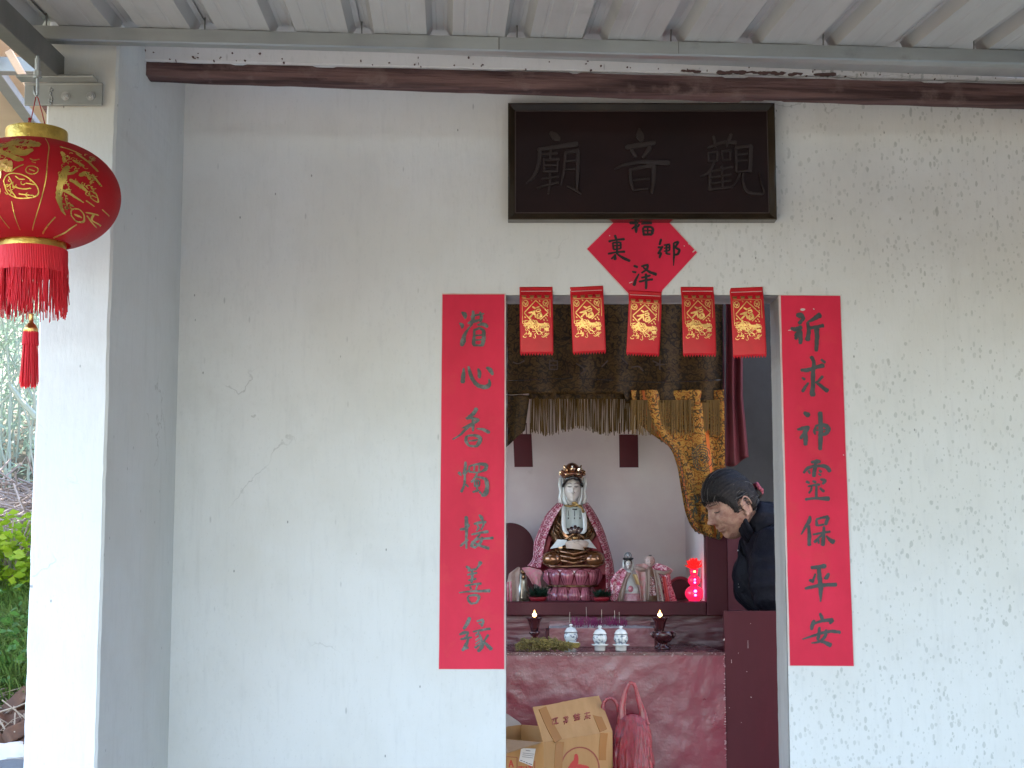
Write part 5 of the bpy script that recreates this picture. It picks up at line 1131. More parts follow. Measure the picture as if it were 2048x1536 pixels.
put('cape', MB().grid(capegrid([[(900, 390), (1000, 320), (1170, 370)], [(930, 440), (1080, 430), (1290, 440)], [(990, 560), (1120, 560), (1230, 520)], [(1020, 760), (1140, 760), (1250, 700)], [(1060, 1010), (1200, 1010), (1360, 1015)]], -.045, .010, 2), 50, 40, thick=(0, .002, 0)), CAPE, A2, smooth=True)
put('gauze_strip', MB().grid(capegrid([[(780, 430), (870, 430)], [(790, 700), (870, 560)], [(780, 1008), (850, 980)]], -.056, .003, 0), 12, 20, thick=(0, .002, 0)), GAUZE, A2, smooth=True)
put('gauze_strip', MB().grid(capegrid([[(920, 430), (1010, 450)], [(960, 650), (1060, 650)], [(1000, 1008), (1120, 1008)]], -.056, .003, 0), 12, 20, thick=(0, .002, 0)), GAUZE, A2, smooth=True)
put('gauze_roll', MB().tube([S7(605, 400, -.05), S7(700, 430, -.055), S7(790, 440, -.055)], [26*k7, 44*k7, 30*k7], 12).tube([S7(1000, 470, -.055), S7(1120, 500, -.055), S7(1215, 480, -.045), S7(1250, 440, -.035)], [22*k7, 40*k7, 40*k7, 26*k7], 12), GAUZE, A2, smooth=True)
put('apron', MB().grid(capegrid([[(870, 560), (930, 560)], [(840, 760), (960, 760)], [(860, 900), (980, 900)]], -.058, .002, 0), 12, 20, thick=(0, .002, 0)), pattern('apron_print', (.30, .08, .08), (.62, .5, .48), (.05, .03, .03), 260, 160), A2, smooth=True)
put('red_stripe', MB().grid(capegrid([[(1080, 560), (1140, 560)], [(1110, 800), (1180, 800)], [(1140, 1000), (1210, 1000)]], -.064, .002, 0), 10, 20, thick=(0, .002, 0)), mat('scarlet_cloth', (.48, .03, .03), .5), A2, smooth=True)
# left figure, mostly behind the couplet edge
def S1(u, v, dy=0, Y=5.98): p = W(1000+u/13.96, 1100+v/13.96, Y); return Vector((p.x, Y+dy, p.z))
k1 = 5.98/F/13.96
def rings1(L): return [(S1(c, v).x, 5.98+dy, S1(c, v).z, rx*k1, ry*k1) for (v, c, rx, ry, dy) in L]
A3 = thing('small_gilt_figure', 'small gilt seated figurine in gauzy brown cape at the left end of the shelf', 'figurine', tuple(S1(640, 1450)), 'cloth-draped figurines on the shrine shelf')
put('body', MB().loft(rings1([(1452, 600, 260, 170, 0), (1300, 620, 210, 150, 0), (1100, 640, 150, 120, 0), (900, 645, 120, 100, 0), (700, 645, 110, 80, 0), (560, 640, 60, 50, 0)]), 28, wob=lambda i, a: 1+.08*sin(a*7+i)), mat('grey_gilt_glaze', (.22, .18, .13), .16, .6, c2=(.36, .32, .26), scale=50, coat=.8), A3, smooth=True)
put('head', MB().ball(S1(650, 620, -.02), (70*k1, 60*k1, 85*k1), 16).ball(S1(650, 750, -.035), (55*k1, 30*k1, 70*k1), 12), GOLDD, A3, smooth=True)
put('cape', MB().grid(capegrid([[(560, 500), (530, 470), (480, 480)], [(540, 700), (400, 640), (250, 660)], [(520, 1000), (400, 1000), (180, 1000)], [(540, 1430), (380, 1430), (200, 1440)]], -.04, .006, 1, S1), 40, 30, thick=(0, .002, 0)), GAUZE, A3, smooth=True)
put('cape', MB().grid(capegrid([[(600, 500), (800, 470), (1150, 560)], [(700, 640), (900, 660), (1180, 650)], [(820, 800), (960, 800), (1120, 780)], [(900, 950), (1000, 950), (1150, 1050)]], -.045, .006, 2, S1), 40, 30, thick=(0, .002, 0)), mat('gauze_pink', (.36, .25, .21), .7, c2=(.5, .14, .2), scale=70), A3, smooth=True)
put('red_hem', MB().grid(capegrid([[(180, 900), (320, 860)], [(190, 1150), (330, 1150)], [(190, 1440), (340, 1440)]], -.05, .004, 0, S1), 12, 20, thick=(0, .002, 0)), mat('crimson_cloth', (.36, .03, .05), .5, c2=(.5, .2, .25), scale=70), A3, smooth=True)
# tablets with round tops
def tablet(px, pr, ytop, Y, label, rim=False, below=None):
    c = W(px, ytop+pr, Y); r = pr/F*Y; zb = zs1+.0012; n = 28
    o = thing('round_tablet', label, 'tablet', (c.x, Y, zb), 'round-topped maroon tablets at the back of the shelf')
    prof = [(c.x-r, zb)]+[(c.x-r*cos(pi*k/n), c.z+r*sin(pi*k/n)) for k in range(n+1)]+[(c.x+r, zb)]; m_ = len(prof)
    mb = MB().add([(x, Y, z) for x, z in prof]+[(x, Y+.035, z) for x, z in prof], [tuple(range(m_))]+[(k, m_+k, m_+(k+1) % m_, (k+1) % m_) for k in range(m_)]+[tuple(range(m_, 2*m_))[::-1]])
    bevel(put('tablet_body', mb, REDWOOD, o), .003)
    if rim: put('rim', MB().tube([(x, Y-.001, z) for x, z in prof[1:-1]], .006, 8), mat('brighter_rim', (.26, .03, .045), .35), o, smooth=True)
tablet(1020, 48, 1046, 6.32, 'tall round-topped maroon tablet left of the large statue')
tablet(1361, 24, 1156, 6.15, 'low arched maroon tablet with brighter rim between boy figurine and lit lamp', True)
# potted plastic plants
def plant(px, label, wd):
    c = W(px, 1203, 5.93); c.z = zs1+.001
    o = thing('potted_plant', label, 'plant', tuple(c), 'small green plants with red pots flanking the lotus')
    put('pot', MB().loft([(c.x, 5.93, c.z, .026, .024), (c.x, 5.93, c.z+.013, .034, .03), (c.x, 5.93, c.z+.015, .031, .028)], 20, wob=lambda i, a: 1+.08*sin(a*10)), mat('red_pot', (.30, .012, .025), .5), o, smooth=True)
    mb = MB(); R = random.Random(px)
    for k in range(240):
        a = R.uniform(0, 2*pi); e = R.uniform(-.1, 1.35); L_ = R.uniform(.025, .058)*wd; d = Vector((cos(a)*cos(e)*1.15, sin(a)*cos(e), sin(e)*.8)); b0 = c+Vector((R.uniform(-.02, .02)*wd, R.uniform(-.015, .015), .014)); s = d.cross(Vector((0, 0, 1))).normalized()*.0038
        mb.add([b0, b0+d*L_*.5+s, b0+d*L_, b0+d*L_*.5-s], [(0, 1, 2, 3)])
    put('foliage', mb, PINE, o)['kind'] = 'stuff'
plant(1076, 'small dark green plant in red pot left of the lotus base', 1.15); plant(1203, 'small dark green plant in red pot right of the lotus base', .95)
# lit lotus lamp
YLa = 5.95
LM = thing('lotus_lamp', 'glowing red lotus lamp on two glass balls at the right end of the shelf', 'lamp', (W(1388, 1203, YLa).x, YLa, zs1))
pz = lambda y: W(1388, y, YLa).z; lx = W(1388, 1150, YLa).x; ku = YLa/F
put('lower_ball', MB().ball((lx, YLa, pz(1187)), (18.5*ku, 18.5*ku, 16*ku), 28), LAMPRED, LM, smooth=True)
put('foot', MB().loft([(lx, YLa, zs1+.001, 12*ku, 12*ku), (lx, YLa, pz(1200), 10*ku, 10*ku)], 20), LAMPRED, LM)
put('upper_ball', MB().ball((lx, YLa, pz(1161)), (12.5*ku, 12.5*ku, 11.5*ku), 24), LAMPRED, LM, smooth=True)
put('neck', MB().loft([(lx, YLa, pz(1152), 6*ku, 6*ku), (lx, YLa, pz(1146), 8*ku, 8*ku), (lx, YLa, pz(1138), 9*ku, 9*ku)], 16), LAMPRED, LM, smooth=True)
for y, m_, r in ((1182, LAMPBULB, 3.0), (1190, LAMPBULB, 2.4), (1159, LAMPBULB, 1.8), (1165, LAMPBULB, 2.0), (1143, LAMPYEL, 2.3)):
    q_ = (19 if y > 1175 else 13.2 if y > 1150 else 8.8); dz = abs(y-(1187 if y > 1175 else 1161 if y > 1150 else 1143))/(16 if y > 1175 else 11.5)
    put('bulb', MB().ball((lx+.2*ku, YLa-q_*ku*sqrt(max(.1, 1-dz*dz)), pz(y)), (r*ku, 1.2*ku, r*.9*ku), 10), m_, LM, smooth=True)
for ring_, (n_, e0, ln, wd) in enumerate(((9, .15, 21, 5.5), (9, .6, 23, 6), (7, 1.0, 23, 6))):
    for k in range(n_):
        a = 2*pi*k/n_+ring_*.4; d = Vector((cos(a)*cos(e0), sin(a)*cos(e0), sin(e0))); s = Vector((-sin(a), cos(a), 0)); n3 = d.cross(s)
        b0 = Vector((lx, YLa, pz(1138)))
        def pf(u, v, b0=b0, d=d, s=s, n3=n3): w_ = wd*ku*sin(pi*min(1, v*.92+.08))**.7; return b0+d*ln*ku*v+s*(2*u-1)*w_-n3*(-.25*ln*ku*v*v)+n3*.3*w_*(1-(2*u-1)**2)
        put('petal', MB().grid(pf, 6, 8), LAMPPETAL, LM, smooth=True)
# ================================================================ things on the altar
def cup_mb(base, k, prof, n=36):
    b = Vector(base); y0 = prof[0][0]; return MB().loft([(b.x, b.y, b.z+(y0-y)*k, r*k, r*k) for (y, r) in prof], n)
ydep = {0: 5.50, 1: 5.34, 2: 5.34}
CL = ['lidded porcelain cup half behind the dried flower bundle', 'middle lidded porcelain cup on the altar edge', 'lidded porcelain cup nearest the right candle']
first = None
for i, px in enumerate((1142, 1200, 1242)):
    Y = ydep[i]; b = Vector((W(px, 1298, Y).x, Y, az+.0006))
    if first is None:
        o = thing('lidded_cup', CL[i], 'cup', (0, 0, 0), 'lidded white tea cups offered on the altar'); k = 5.34/F
        put('saucer', cup_mb((0, 0, 0), k, [(1300, 10.5), (1299, 11), (1291, 11.5), (1289.5, 16.5), (1287.5, 16.8), (1287, 12)]), PORC, o, smooth=True)
        cb = cup_mb((0, 0, (1300-1287)*k), k, [(1287, 10.5), (1284, 11.5), (1279, 14), (1275, 14.4), (1271, 13.2), (1268.5, 12.2)]); put('bowl', cb, PORCB, o, smooth=True)
        ld = put('lid', cup_mb((0, 0, (1300-1268.6)*k), k, [(1268.6, 13.2), (1267.3, 13.6), (1264.5, 11.8), (1261, 10), (1258.3, 6), (1257, 3)]), PORC, o, smooth=True)
        put('knob', cup_mb((0, 0, (1300-1257)*k), k, [(1257, 2.6), (1255, 3), (1253.5, 4.2), (1252, 3.6), (1251.4, 1)]), PORC, ld, smooth=True)
        put('painted_band', MB().tube([(13.75*k*cos(a*pi/18), 13.75*k*sin(a*pi/18), (1300-1267.6)*k) for a in range(37)], .0009, 5, cap=False), mat('navy_line', (.03, .035, .06), .3), ld)
        put('painted_band', MB().tube([(11.9*k*cos(a*pi/18), 11.9*k*sin(a*pi/18), (1300-1283.4)*k) for a in range(37)], .0007, 5, cap=False), MATS['navy_line'], o)
        first = o
        o.location = b
    else:
        o = copy_tree(first); o['label'] = CL[i]; o.location = b
    o.rotation_euler = (0, 0, i*1.1)
# candle cups
first = None
for i, (px, Y, lb) in enumerate(((1069, 5.55, 'dark candle cup with burning flame above the dried flowers'), (1320, 5.56, 'dark candle cup with burning flame at the right end of the incense box'))):
    k = 5.55/F; b = Vector((W(px, 1250, Y).x, Y, az+.0006)); H = (W(px, 1236, Y).z-b.z)/k
    if first is None:
        o = thing('candle_cup', lb, 'candle holder', (0, 0, 0), 'burning candle cups on the altar')
        put('foot', cup_mb((0, 0, 0), k, [(0, 12), (-2, 12.5), (-5, 8), (-10, 5), (-(H-36), 5), (-(H-30), 11), (-(H-27), 11), (-(H-25), 6)]), WAX, o, smooth=True)
        put('cup', cup_mb((0, 0, (H-26)*k), k, [(0, 7), (-8, 9.5), (-18, 12), (-24, 15), (-26, 17.5), (-27.5, 17.5), (-27, 15), (-23, 12)]), WAX, o, smooth=True)
        put('wax', cup_mb((0, 0, (H-4)*k), k, [(0, 12.5), (-.5, 12)]), mat('warm_wax', (.6, .32, .2), .4, emit=(1, .35, .15), estr=.25), o)
        fm = put('flame', cup_mb((0, 0, (H+1)*k), k, [(0, 1), (-2.5, 3.4), (-6, 3.6), (-10, 2.2), (-15, .3)], 16), FLAME, o, smooth=True)
        put('flame_core', cup_mb((0, -.0, (H+2.5)*k), k*1.0, [(0, 1), (-2, 3.9), (-5, 3.8), (-7, 1.6)], 14), FLAMECORE, fm, smooth=True)
        put('wick', MB().tube([(0, 0, (H-4)*k), (0, 0, (H+2)*k)], .0008, 5), BLACKP, o); first = o; o.location = b
    else:
        o = copy_tree(first); o['label'] = lb; o.location = b
# red glass bowl
b = Vector((W(1327, 1290, 5.44).x, 5.44, az+.0006)); k = 5.44/F
o = thing('red_glass_goblet', 'squat red glass goblet with handles standing before the right candle', 'goblet', tuple(b))
put('goblet_body', cup_mb(b, k, [(1296, 14), (1293, 14.5), (1289, 7), (1285, 7), (1281, 14), (1274, 19), (1268, 20.5), (1262, 19), (1261, 17), (1266, 16), (1272, 13)]), WAX, o, smooth=True)
put('red_liquid', cup_mb(b+Vector((0, 0, (1296-1266)*k)), k, [(1266, 16.5), (1265, 16)]), mat('glowing_red_fill', (.6, .02, .02), .3, emit=(1, .03, .02), estr=.35), o)  # glow put into the fill as emission, no flame inside
for s in (-1, 1): put('handle', MB().tube([b+Vector((s*x*k, 0, z*k)) for x, z in ((18, 22), (23, 27), (24, 32), (18, 33))], 2.2*k, 8), WAX, o, smooth=True)
# incense box
b0, b1 = W(1099, 1290, 5.60).x, W(1309, 1290, 5.60).x; Yb = 5.60
IB = thing('incense_box', 'pinkish red masonry incense trough filled with ash and purple stick stubs', 'incense burner', ((b0+b1)/2, Yb, az))
zt1 = W(1200, 1257, Yb).z
def ibf(u, v): x = b0+(b1-b0)*u; z = az+.0006+(zt1-az)*v; return (x, Yb-.003*noise.noise(Vector((x*20, 0, z*20)))-.0015*noise.noise(Vector((x*60, 4, z*60))), z)
put('front_wall', MB().grid(ibf, 90, 24, thick=(0, .014, 0)), mat('worn_pink_masonry', (.27, .09, .10), .5, c2=(.38, .19, .19), scale=20, lo=.45, hi=.62, stretch=(.5, 1, 1.6), bump=1, bscale=60, dirt=(.13, .03, .035), dscale=16), IB, auto=40)
bx = MB().box((b0-.012, Yb+.008, az+.0006), (b0-.0005, 5.76, zt1-.004)).box((b1+.0005, Yb+.008, az+.0006), (b1+.010, 5.76, zt1)); put('end_wall', bx, REDWOOD, IB)
put('back_wall', MB().box((b0+.004, 5.76, az+.0006), (b1, 5.772, zt1+.022)), ROUGHRED, IB)
put('ash', MB().grid(lambda u, v: (b0+(b1-b0)*u, Yb+.012+(5.758-Yb-.012)*v, zt1-.006+.016*sin(v*pi)*(.6+.4*sin(u*pi))+.004*noise.noise(Vector((u*30, v*9, 0)))), 90, 16), ASH, IB, smooth=True)['kind'] = 'stuff'
sk = MB(); RI = random.Random(12)
for i in range(150):
    x = W(1142+RI.random()*112, 1240, 5.68).x; y = RI.uniform(5.63, 5.74); L_ = RI.uniform(.018, .042); lean = RI.gauss(0, .12)
    sk.tube([(x, y, zt1), (x+lean*L_, y, zt1+L_)], .0011, 4)
put('incense_stub', sk, STICK, IB)['kind'] = 'stuff'
for px, t_ in ((1173, 1214), (1203, 1219), (1230, 1221), (1239, 1224), (1139, 1224)):
    put('incense_stick', MB().tube([W(px, 1246, 5.7), W(px+RI.uniform(-1.5, 1.5), t_, 5.7)], .0008, 4), STICKW, IB)
# dried flower bundle
DF = thing('dried_flower_bundle', 'bundle of dried olive-brown flower heads lying on the altar edge', 'dried flowers', tuple(W(1095, 1296, 5.3)))
fl_ = MB(); RD = random.Random(21)
for i in range(330):
    px = 1032+RD.random()**.9*112; hh = (22 if px < 1110 else 22-(px-1110)*.35)*sin(min(1, (px-1025)/28)*pi/2)
    py = 1299-RD.random()*hh; Y = 5.30+RD.uniform(-.035, .045); c = W(px, py, Y); c.z = max(c.z, az+.004)
    M_ = Matrix.Rotation(RD.uniform(0, 3), 3, 'X')@Matrix.Rotation(RD.uniform(0, 3), 3, 'Z')
    for q_ in range(3): fl_.ball(c+Vector((RD.gauss(0, .0035), RD.gauss(0, .0035), RD.gauss(0, .003))), RD.uniform(.0022, .0046), 5, M=M_)
put('flower_heads', fl_, DRYFL, DF)['kind'] = 'stuff'
sm_ = MB()
for i in range(60):
    a = W(1085+RD.uniform(-35, 20), 1290+RD.uniform(-12, 6), 5.3+RD.uniform(-.03, .03)); b = W(1153+RD.uniform(-10, 8), 1291+RD.uniform(-4, 5), 5.3+RD.uniform(-.012, .012)); a.z = max(a.z, az+.003); b.z = max(b.z, az+.002)
    sm_.tube([a, a.lerp(b, .5)+Vector((0, 0, .003)), b], .0016, 5)
put('stems', sm_, STEMM, DF)['kind'] = 'stuff'
# ================================================================ cartons and bag
bz = .46
BN = thing('low_bench', 'low dark wooden bench in front of the altar carrying carton and bag', 'bench', (.25, 4.95, .012))
bevel(put('seat', MB().box((-.35, 4.62, bz-.035), (.62, 5.22, bz)), REDWOOD, BN), .004)
for x in (-.31, .54):
    for y in (4.66, 5.14): put('leg', MB().box((x, y, .013), (x+.04, y+.04, bz-.036)), REDWOOD, BN)
PL, PR = W(1087, 1487, 4.72), W(1225, 1461, 5.03); zt = (PL.z+PR.z)/2; PL.z = PR.z = zt
fd = (PR-PL); sd1 = Vector((-fd.y, fd.x, 0)).normalized()      # back-left direction
SIDE = .36; th_ = .004
CB = thing('carton', 'open brown cardboard carton with red thumb mark in front of the altar', 'cardboard box', ((PL.x+PR.x)/2, (PL.y+PR.y)/2, bz+.001))
def wallp(name, a, b, z0, z1, n, m=CARD):
    a, b = Vector((a.x, a.y, 0)), Vector((b.x, b.y, 0)); Z = Vector((0, 0, 1)); n = n*th_
    mb = MB().hexa([a+Z*z0, b+Z*z0, b+Z*z1, a+Z*z1], [a+Z*z0+n, b+Z*z0+n, b+Z*z1+n, a+Z*z1+n]); return put(name, mb, m, CB)
BLk, BRk = PL+sd1*SIDE, PR+sd1*SIDE; fdn = fd.normalized()
wallp('front_panel', PL, PR, bz+.001, zt, sd1); wallp('side_panel', PL+sd1*(th_+.0002), BLk, bz+.001, zt, fdn); wallp('side_panel', PR+sd1*(th_+.0002), BRk, bz+.001, zt-.0, -fdn); wallp('back_panel', BLk+sd1*.0003, BRk+sd1*.0003, bz+.001, zt, sd1)
put('bottom_panel', MB().hexa([p_+Vector((0, 0, bz+.002-zt)) for p_ in (PL, PR, BRk, BLk)], [p_+Vector((0, 0, bz+.006-zt)) for p_ in (PL, PR, BRk, BLk)]), CARDIN, CB)
def flapq(name, p4, m, n=None, parent=CB, wv=.002, nn=18):
    p4 = [Vector(q) for q in p4]; nn_ = (p4[1]-p4[0]).cross(p4[3]-p4[0]).normalized()
    def fn(u, v): p = p4[0].lerp(p4[1], u).lerp(p4[3].lerp(p4[2], u), v); return p+nn_*(wv*sin(u*7+v*3)*v+ (.0012 if abs(u-.42) < .03 or abs(u-.7) < .03 else 0))
    return put(name, MB().grid(fn, nn*2, nn, thick=nn_*-.003), m, parent, auto=30)
FLp, FRp = W(1066, 1414, 4.86), W(1198, 1391, 5.17)
flapq('front_flap', [PL+Vector((0, 0, .0005)), PR+Vector((0, 0, .0005)), FRp, FLp], CARD)
flapq('side_flap', [PL+sd1*.01, PL+sd1*(SIDE-.01), PL+sd1*(SIDE-.02)-fdn*.12+Vector((0, 0, -.012)), PL+sd1*.05-fdn*.11+Vector((0, 0, -.022))], CARDIN)
flapq('back_flap', [BLk+Vector((0, 0, .001)), BRk+Vector((0, 0, .001)), BRk+sd1*.08+Vector((0, 0, .06)), BLk+sd1*.08+Vector((0, 0, .05))], mat('pale_torn_card', (.42, .38, .32), .8))
def planeproj(x0_, y0_, s, P0, n):
    n = Vector(n).normalized(); P0 = Vector(P0)
    def f(u, v, h):
        d = ray(x0_+u/s, y0_+v/s); o = Vector((0, 0, EYE)); t = (P0-o).dot(n)/d.dot(n); p = o+d*t+n*h; return (p.x, p.y, p.z)
    return f
fpr = planeproj(1000, 1280, 4.096, PL-sd1*.0004, -sd1)
circ = ' '.join(f"{655+155*cos(a):.0f},{1045+165*sin(a):.0f},11" for a in [pi+.0+k*2*pi/40 for k in range(41)])
put('print_ring', strokes(MB(), circ, fpr, h0=.0004, side=False), BROWNINK, CB)
put('print_thumb', strokes(MB(), "622,945,30 622,990,44 600,1030,56 580,1070,70 590,1150,90; 640,1035,40 690,1045,40 715,1050,36; 640,1085,40 720,1095,40; 640,1130,40 715,1140,38; 640,1170,34 700,1175,34", fpr, h0=.0004, side=False), REDINK, CB)
for tt in ("490,832,68 478,1000,66 470,1300,66", "852,762,62 840,880,60 838,985,58"): put('packing_tape', strokes(MB(), tt, fpr, h0=.0006, dh=.0002, cap=False, rough=.02), TAPE, CB)
nfl = (PR-PL).cross(FLp-PL).normalized(); nfl = nfl if nfl.y < 0 else -nfl
fpf = planeproj(1000, 1280, 4.096, PL, nfl)
for tt in ("475,828,66 400,690,66 345,560,62", "845,745,62 790,620,62 730,490,58"): put('packing_tape', strokes(MB(), tt, fpf, h0=.0028, dh=.0002, cap=False, rough=.02), TAPE, CB)
put('print_characters', strokes(MB(), "422,655,7 440,650,7 430,675,7; 445,645,7 470,640,7; 455,650,7 460,690,8; 440,690,8 475,685,7; 425,680,7 432,700,7; 520,640,7 550,632,8; 530,632,7 545,680,8; 520,672,7 552,668,7; 555,640,7 525,690,7; 600,625,8 650,615,8; 612,612,7 618,660,7; 635,610,7 640,655,8; 605,640,7 650,635,8; 610,660,8 650,650,8; 690,610,7 730,600,8; 705,600,8 710,650,7; 695,630,7 735,625,8; 700,640,7 690,655,6; 715,640,7 735,648,6", fpf, h0=.0032), BROWNINK, CB)
lsp = planeproj(1000, 1280, 4.096, PL-fdn*.0004, -fdn)
lb_ = [lsp(u, v, .001) for u, v in ((175, 885), (294, 890), (268, 1035), (158, 992))]
put('receipt_label', MB().add(lb_, [(0, 1, 2, 3)]), LABELW, CB)
put('label_print', strokes(MB(), "168,985,5 185,990,6; 195,995,6 205,998,6; 215,1003,6 228,1008,6; 238,1012,6 262,1020,6; 190,925,3 280,935,3; 188,940,3 276,950,3; 185,955,3 272,966,3; 215,905,4 250,908,4", lsp, h0=.0014), DKINK, CB)
put('print_letters', strokes(MB(), "75,1040,9 90,985,9; 90,985,9 108,1040,9; 80,1020,7 102,1020,7; 150,1040,8 200,1040,8; 175,1035,8 175,1075,8; 215,1035,8 215,1075,8; 235,1035,8 265,1040,8; 250,1038,7 245,1075,8", lsp, h0=.0006), REDINK, CB)
put('print_line', strokes(MB(), "50,955,4 140,962,4; 140,962,4 140,1100,4; 285,990,5 285,1100,5", lsp, h0=.0006, cap=False), BROWNINK, CB)
# plastic bag
YBg = 5.08
BG = thing('plastic_bag', 'red thin plastic carrier bag with tall handles beside the carton', 'plastic bag', (W(1262, 1500, YBg).x, YBg, bz+.001))
kb = YBg/F
def bagbody(u, v):
    a = 2*pi*u; L_ = [(1431, 1264, 20, 10), (1440, 1265, 27, 16), (1460, 1266, 33, 26), (1500, 1262, 39, 40), (1550, 1262, 44, 52), (1620, 1262, 50, 58), (1720, 1262, 50, 56)]
    f = v*(len(L_)-1); i = min(int(f), len(L_)-2); t = f-i; r = [L_[i][k]*(1-t)+L_[i+1][k]*t for k in range(4)]
    w_ = 1+.10*noise.noise(Vector((cos(a)*3.2, sin(a)*3.2, v*2.2)))+.05*sin(a*9+v*4)+.10*noise.noise(Vector((cos(a)*8, sin(a)*8, v*6)))+.06*noise.noise(Vector((cos(a)*19, sin(a)*19, v*13)))
    c = W(r[1], r[0], YBg); zz2 = max(c.z, bz+.002); py_dip = 0
    if v < .12: zz2 -= .006*cos(2*a)
    return (c.x+r[2]*kb*cos(a)*w_, YBg+r[3]*kb*sin(a)*w_, zz2)
put('bag_body', MB().grid(bagbody, 160, 60), BAG, BG, smooth=True)
def bhandle(pts, y, rad): return MB().tube([W(px, py, y) for px, py in pts], rad, 10, flat=.45)
hp = [(c.x, c.y) for c in catmull([(1245, 1448, 0), (1244, 1420, 0), (1250, 1386, 0), (1257, 1369, 0), (1264, 1366, 0), (1270, 1372, 0), (1276, 1395, 0), (1285, 1425, 0), (1288, 1450, 0)], 5)]
n_ = len(hp); put('handle', bhandle(hp, YBg, [kb*(3.6+10*abs(2*i/(n_-1)-1)**3) for i in range(n_)]), BAG, BG, smooth=True)
hp = [(c.x, c.y) for c in catmull([(1246, 1455, 0), (1238, 1422, 0), (1230, 1402, 0), (1220, 1397, 0), (1210, 1402, 0), (1206, 1420, 0), (1214, 1470, 0)], 5)]
n_ = len(hp); put('handle', bhandle(hp, YBg+.03, [kb*(3.0+7*abs(2*i/(n_-1)-1)**3) for i in range(n_)]), BAG, BG, smooth=True)
# ================================================================ WOMAN
from mathutils.bvhtree import BVHTree
def skin_mesh(nodes, edges, sub=2):
    ks = list(nodes); me = bpy.data.meshes.new('tmp'); me.from_pydata([nodes[k][0] for k in ks], [(ks.index(a), ks.index(b)) for a, b in edges], [])
    o = bpy.data.objects.new('tmp', me); COL.objects.link(o); m = o.modifiers.new('s', 'SKIN'); m.use_smooth_shade = True
    for i, k in enumerate(ks):
        r = nodes[k][1]; r = r if hasattr(r, '__len__') else (r, r); me.skin_vertices[0].data[i].radius = r
    me.skin_vertices[0].data[0].use_root = True
    s = o.modifiers.new('u', 'SUBSURF'); s.levels = sub; s.render_levels = sub
    dg = bpy.context.evaluated_depsgraph_get(); dg.update(); e = o.evaluated_get(dg).to_mesh()
    mb = MB(); mb.add([v.co.copy() for v in e.vertices], [tuple(p.vertices) for p in e.polygons]); o.evaluated_get(dg).to_mesh_clear()
    bpy.data.objects.remove(o); bpy.data.meshes.remove(me); return mb
YW_ = 5.60; th, ph = radians(25), radians(20)
f_ = Vector((-cos(ph)*cos(th), -sin(ph)*cos(th), -sin(th))); u_ = Vector((-sin(th)*cos(ph), -sin(th)*sin(ph), cos(th))); r_ = f_.cross(u_)
HC = W(1461, 1010, YW_); HM = frame_m(HC, r_, f_, u_)
hw = lambda x, y, z: HM @ Vector((x, y, z))
P_ = lambda px, py, Y: W(px, py, Y)
WOM = thing('person', 'elderly woman in dark quilted jacket bending towards the shrine, hair tied back with pink band', 'person', (P_(1630, 1400, 5.65).x, 5.65, .013))
hipc = P_(1625, 1395, 5.65); upb = P_(1556, 1068, 5.64); neckb = P_(1515, 1035, 5.61)
nodes = {'hip': (hipc, (.13, .11)), 'waist': (P_(1605, 1260, 5.66), (.115, .10)), 'chest': (P_(1568, 1130, 5.65), (.125, .11)), 'neckb': (neckb, .062), 'neck': (hw(0, -.035, -.085), .052), 'skull': (hw(0, -.01, -.02), .05)}
E_ = [('hip', 'waist'), ('waist', 'chest'), ('chest', 'neckb'), ('neckb', 'neck'), ('neck', 'skull')]
for s, nm in ((-1, 'near'), (1, 'far')):
    dy = s*.0
    sh = P_(1535, 1085, 5.64)+Vector((0, s*.17, 0)); el = P_(1515, 1195, 5.62)+Vector((0, s*.20, 0)); wr_ = P_(1640, 1262, 5.55)+Vector((.02, s*.12, 0)); kn = P_(1600, 1400, 5.62)+Vector((0, s*.10, -.46)); an = P_(1640, 1400, 5.65)+Vector((.0, s*.10, 0)); an.z = .09
    nodes.update({nm+'sh': (sh, .055), nm+'el': (el, .042), nm+'wr': (wr_, .028), nm+'hp': (hipc+Vector((0, s*.09, -.04)), .085), nm+'kn': (kn, .058), nm+'an': (an, .04), nm+'to': (an+Vector((-.15, 0, -.05)), .032)})
    E_ += [('chest', nm+'sh'), (nm+'sh', nm+'el'), (nm+'el', nm+'wr'), ('hip', nm+'hp'), (nm+'hp', nm+'kn'), (nm+'kn', nm+'an'), (nm+'an', nm+'to')]
    # palm and fingers as short chains
    pd = (wr_-el).normalized(); sd_ = pd.cross(Vector((0, 0, 1))).normalized()*s
    nodes[nm+'pa'] = (wr_+pd*.045, (.026, .018)); E_.append((nm+'wr', nm+'pa'))
body = skin_mesh(nodes, E_, 2)
for s, nm in ((-1, 'near'), (1, 'far')):
    wr_ = Vector(nodes[nm+'wr'][0]); el = Vector(nodes[nm+'el'][0]); pd = (wr_-el).normalized(); sd_ = pd.cross(Vector((0, 0, 1))).normalized()*s; dn = Vector((0, 0, -1))
    for k, L_ in enumerate((.072, .080, .074, .058)):
        b0 = wr_+pd*.05+sd_*(-.024+k*.016); body.tube([b0, b0+pd*L_*.45, b0+pd*L_*.75+dn*.012, b0+pd*L_*.9+dn*.030], [.0095, .0088, .008, .0065], 8)
    b0 = wr_+pd*.02-sd_*.022; body.tube([b0, b0+pd*.025-sd_*.022, b0+pd*.055-sd_*.03+dn*.008], [.011, .010, .0075], 8)
head_mesh(body, HM, 1.0, 1)
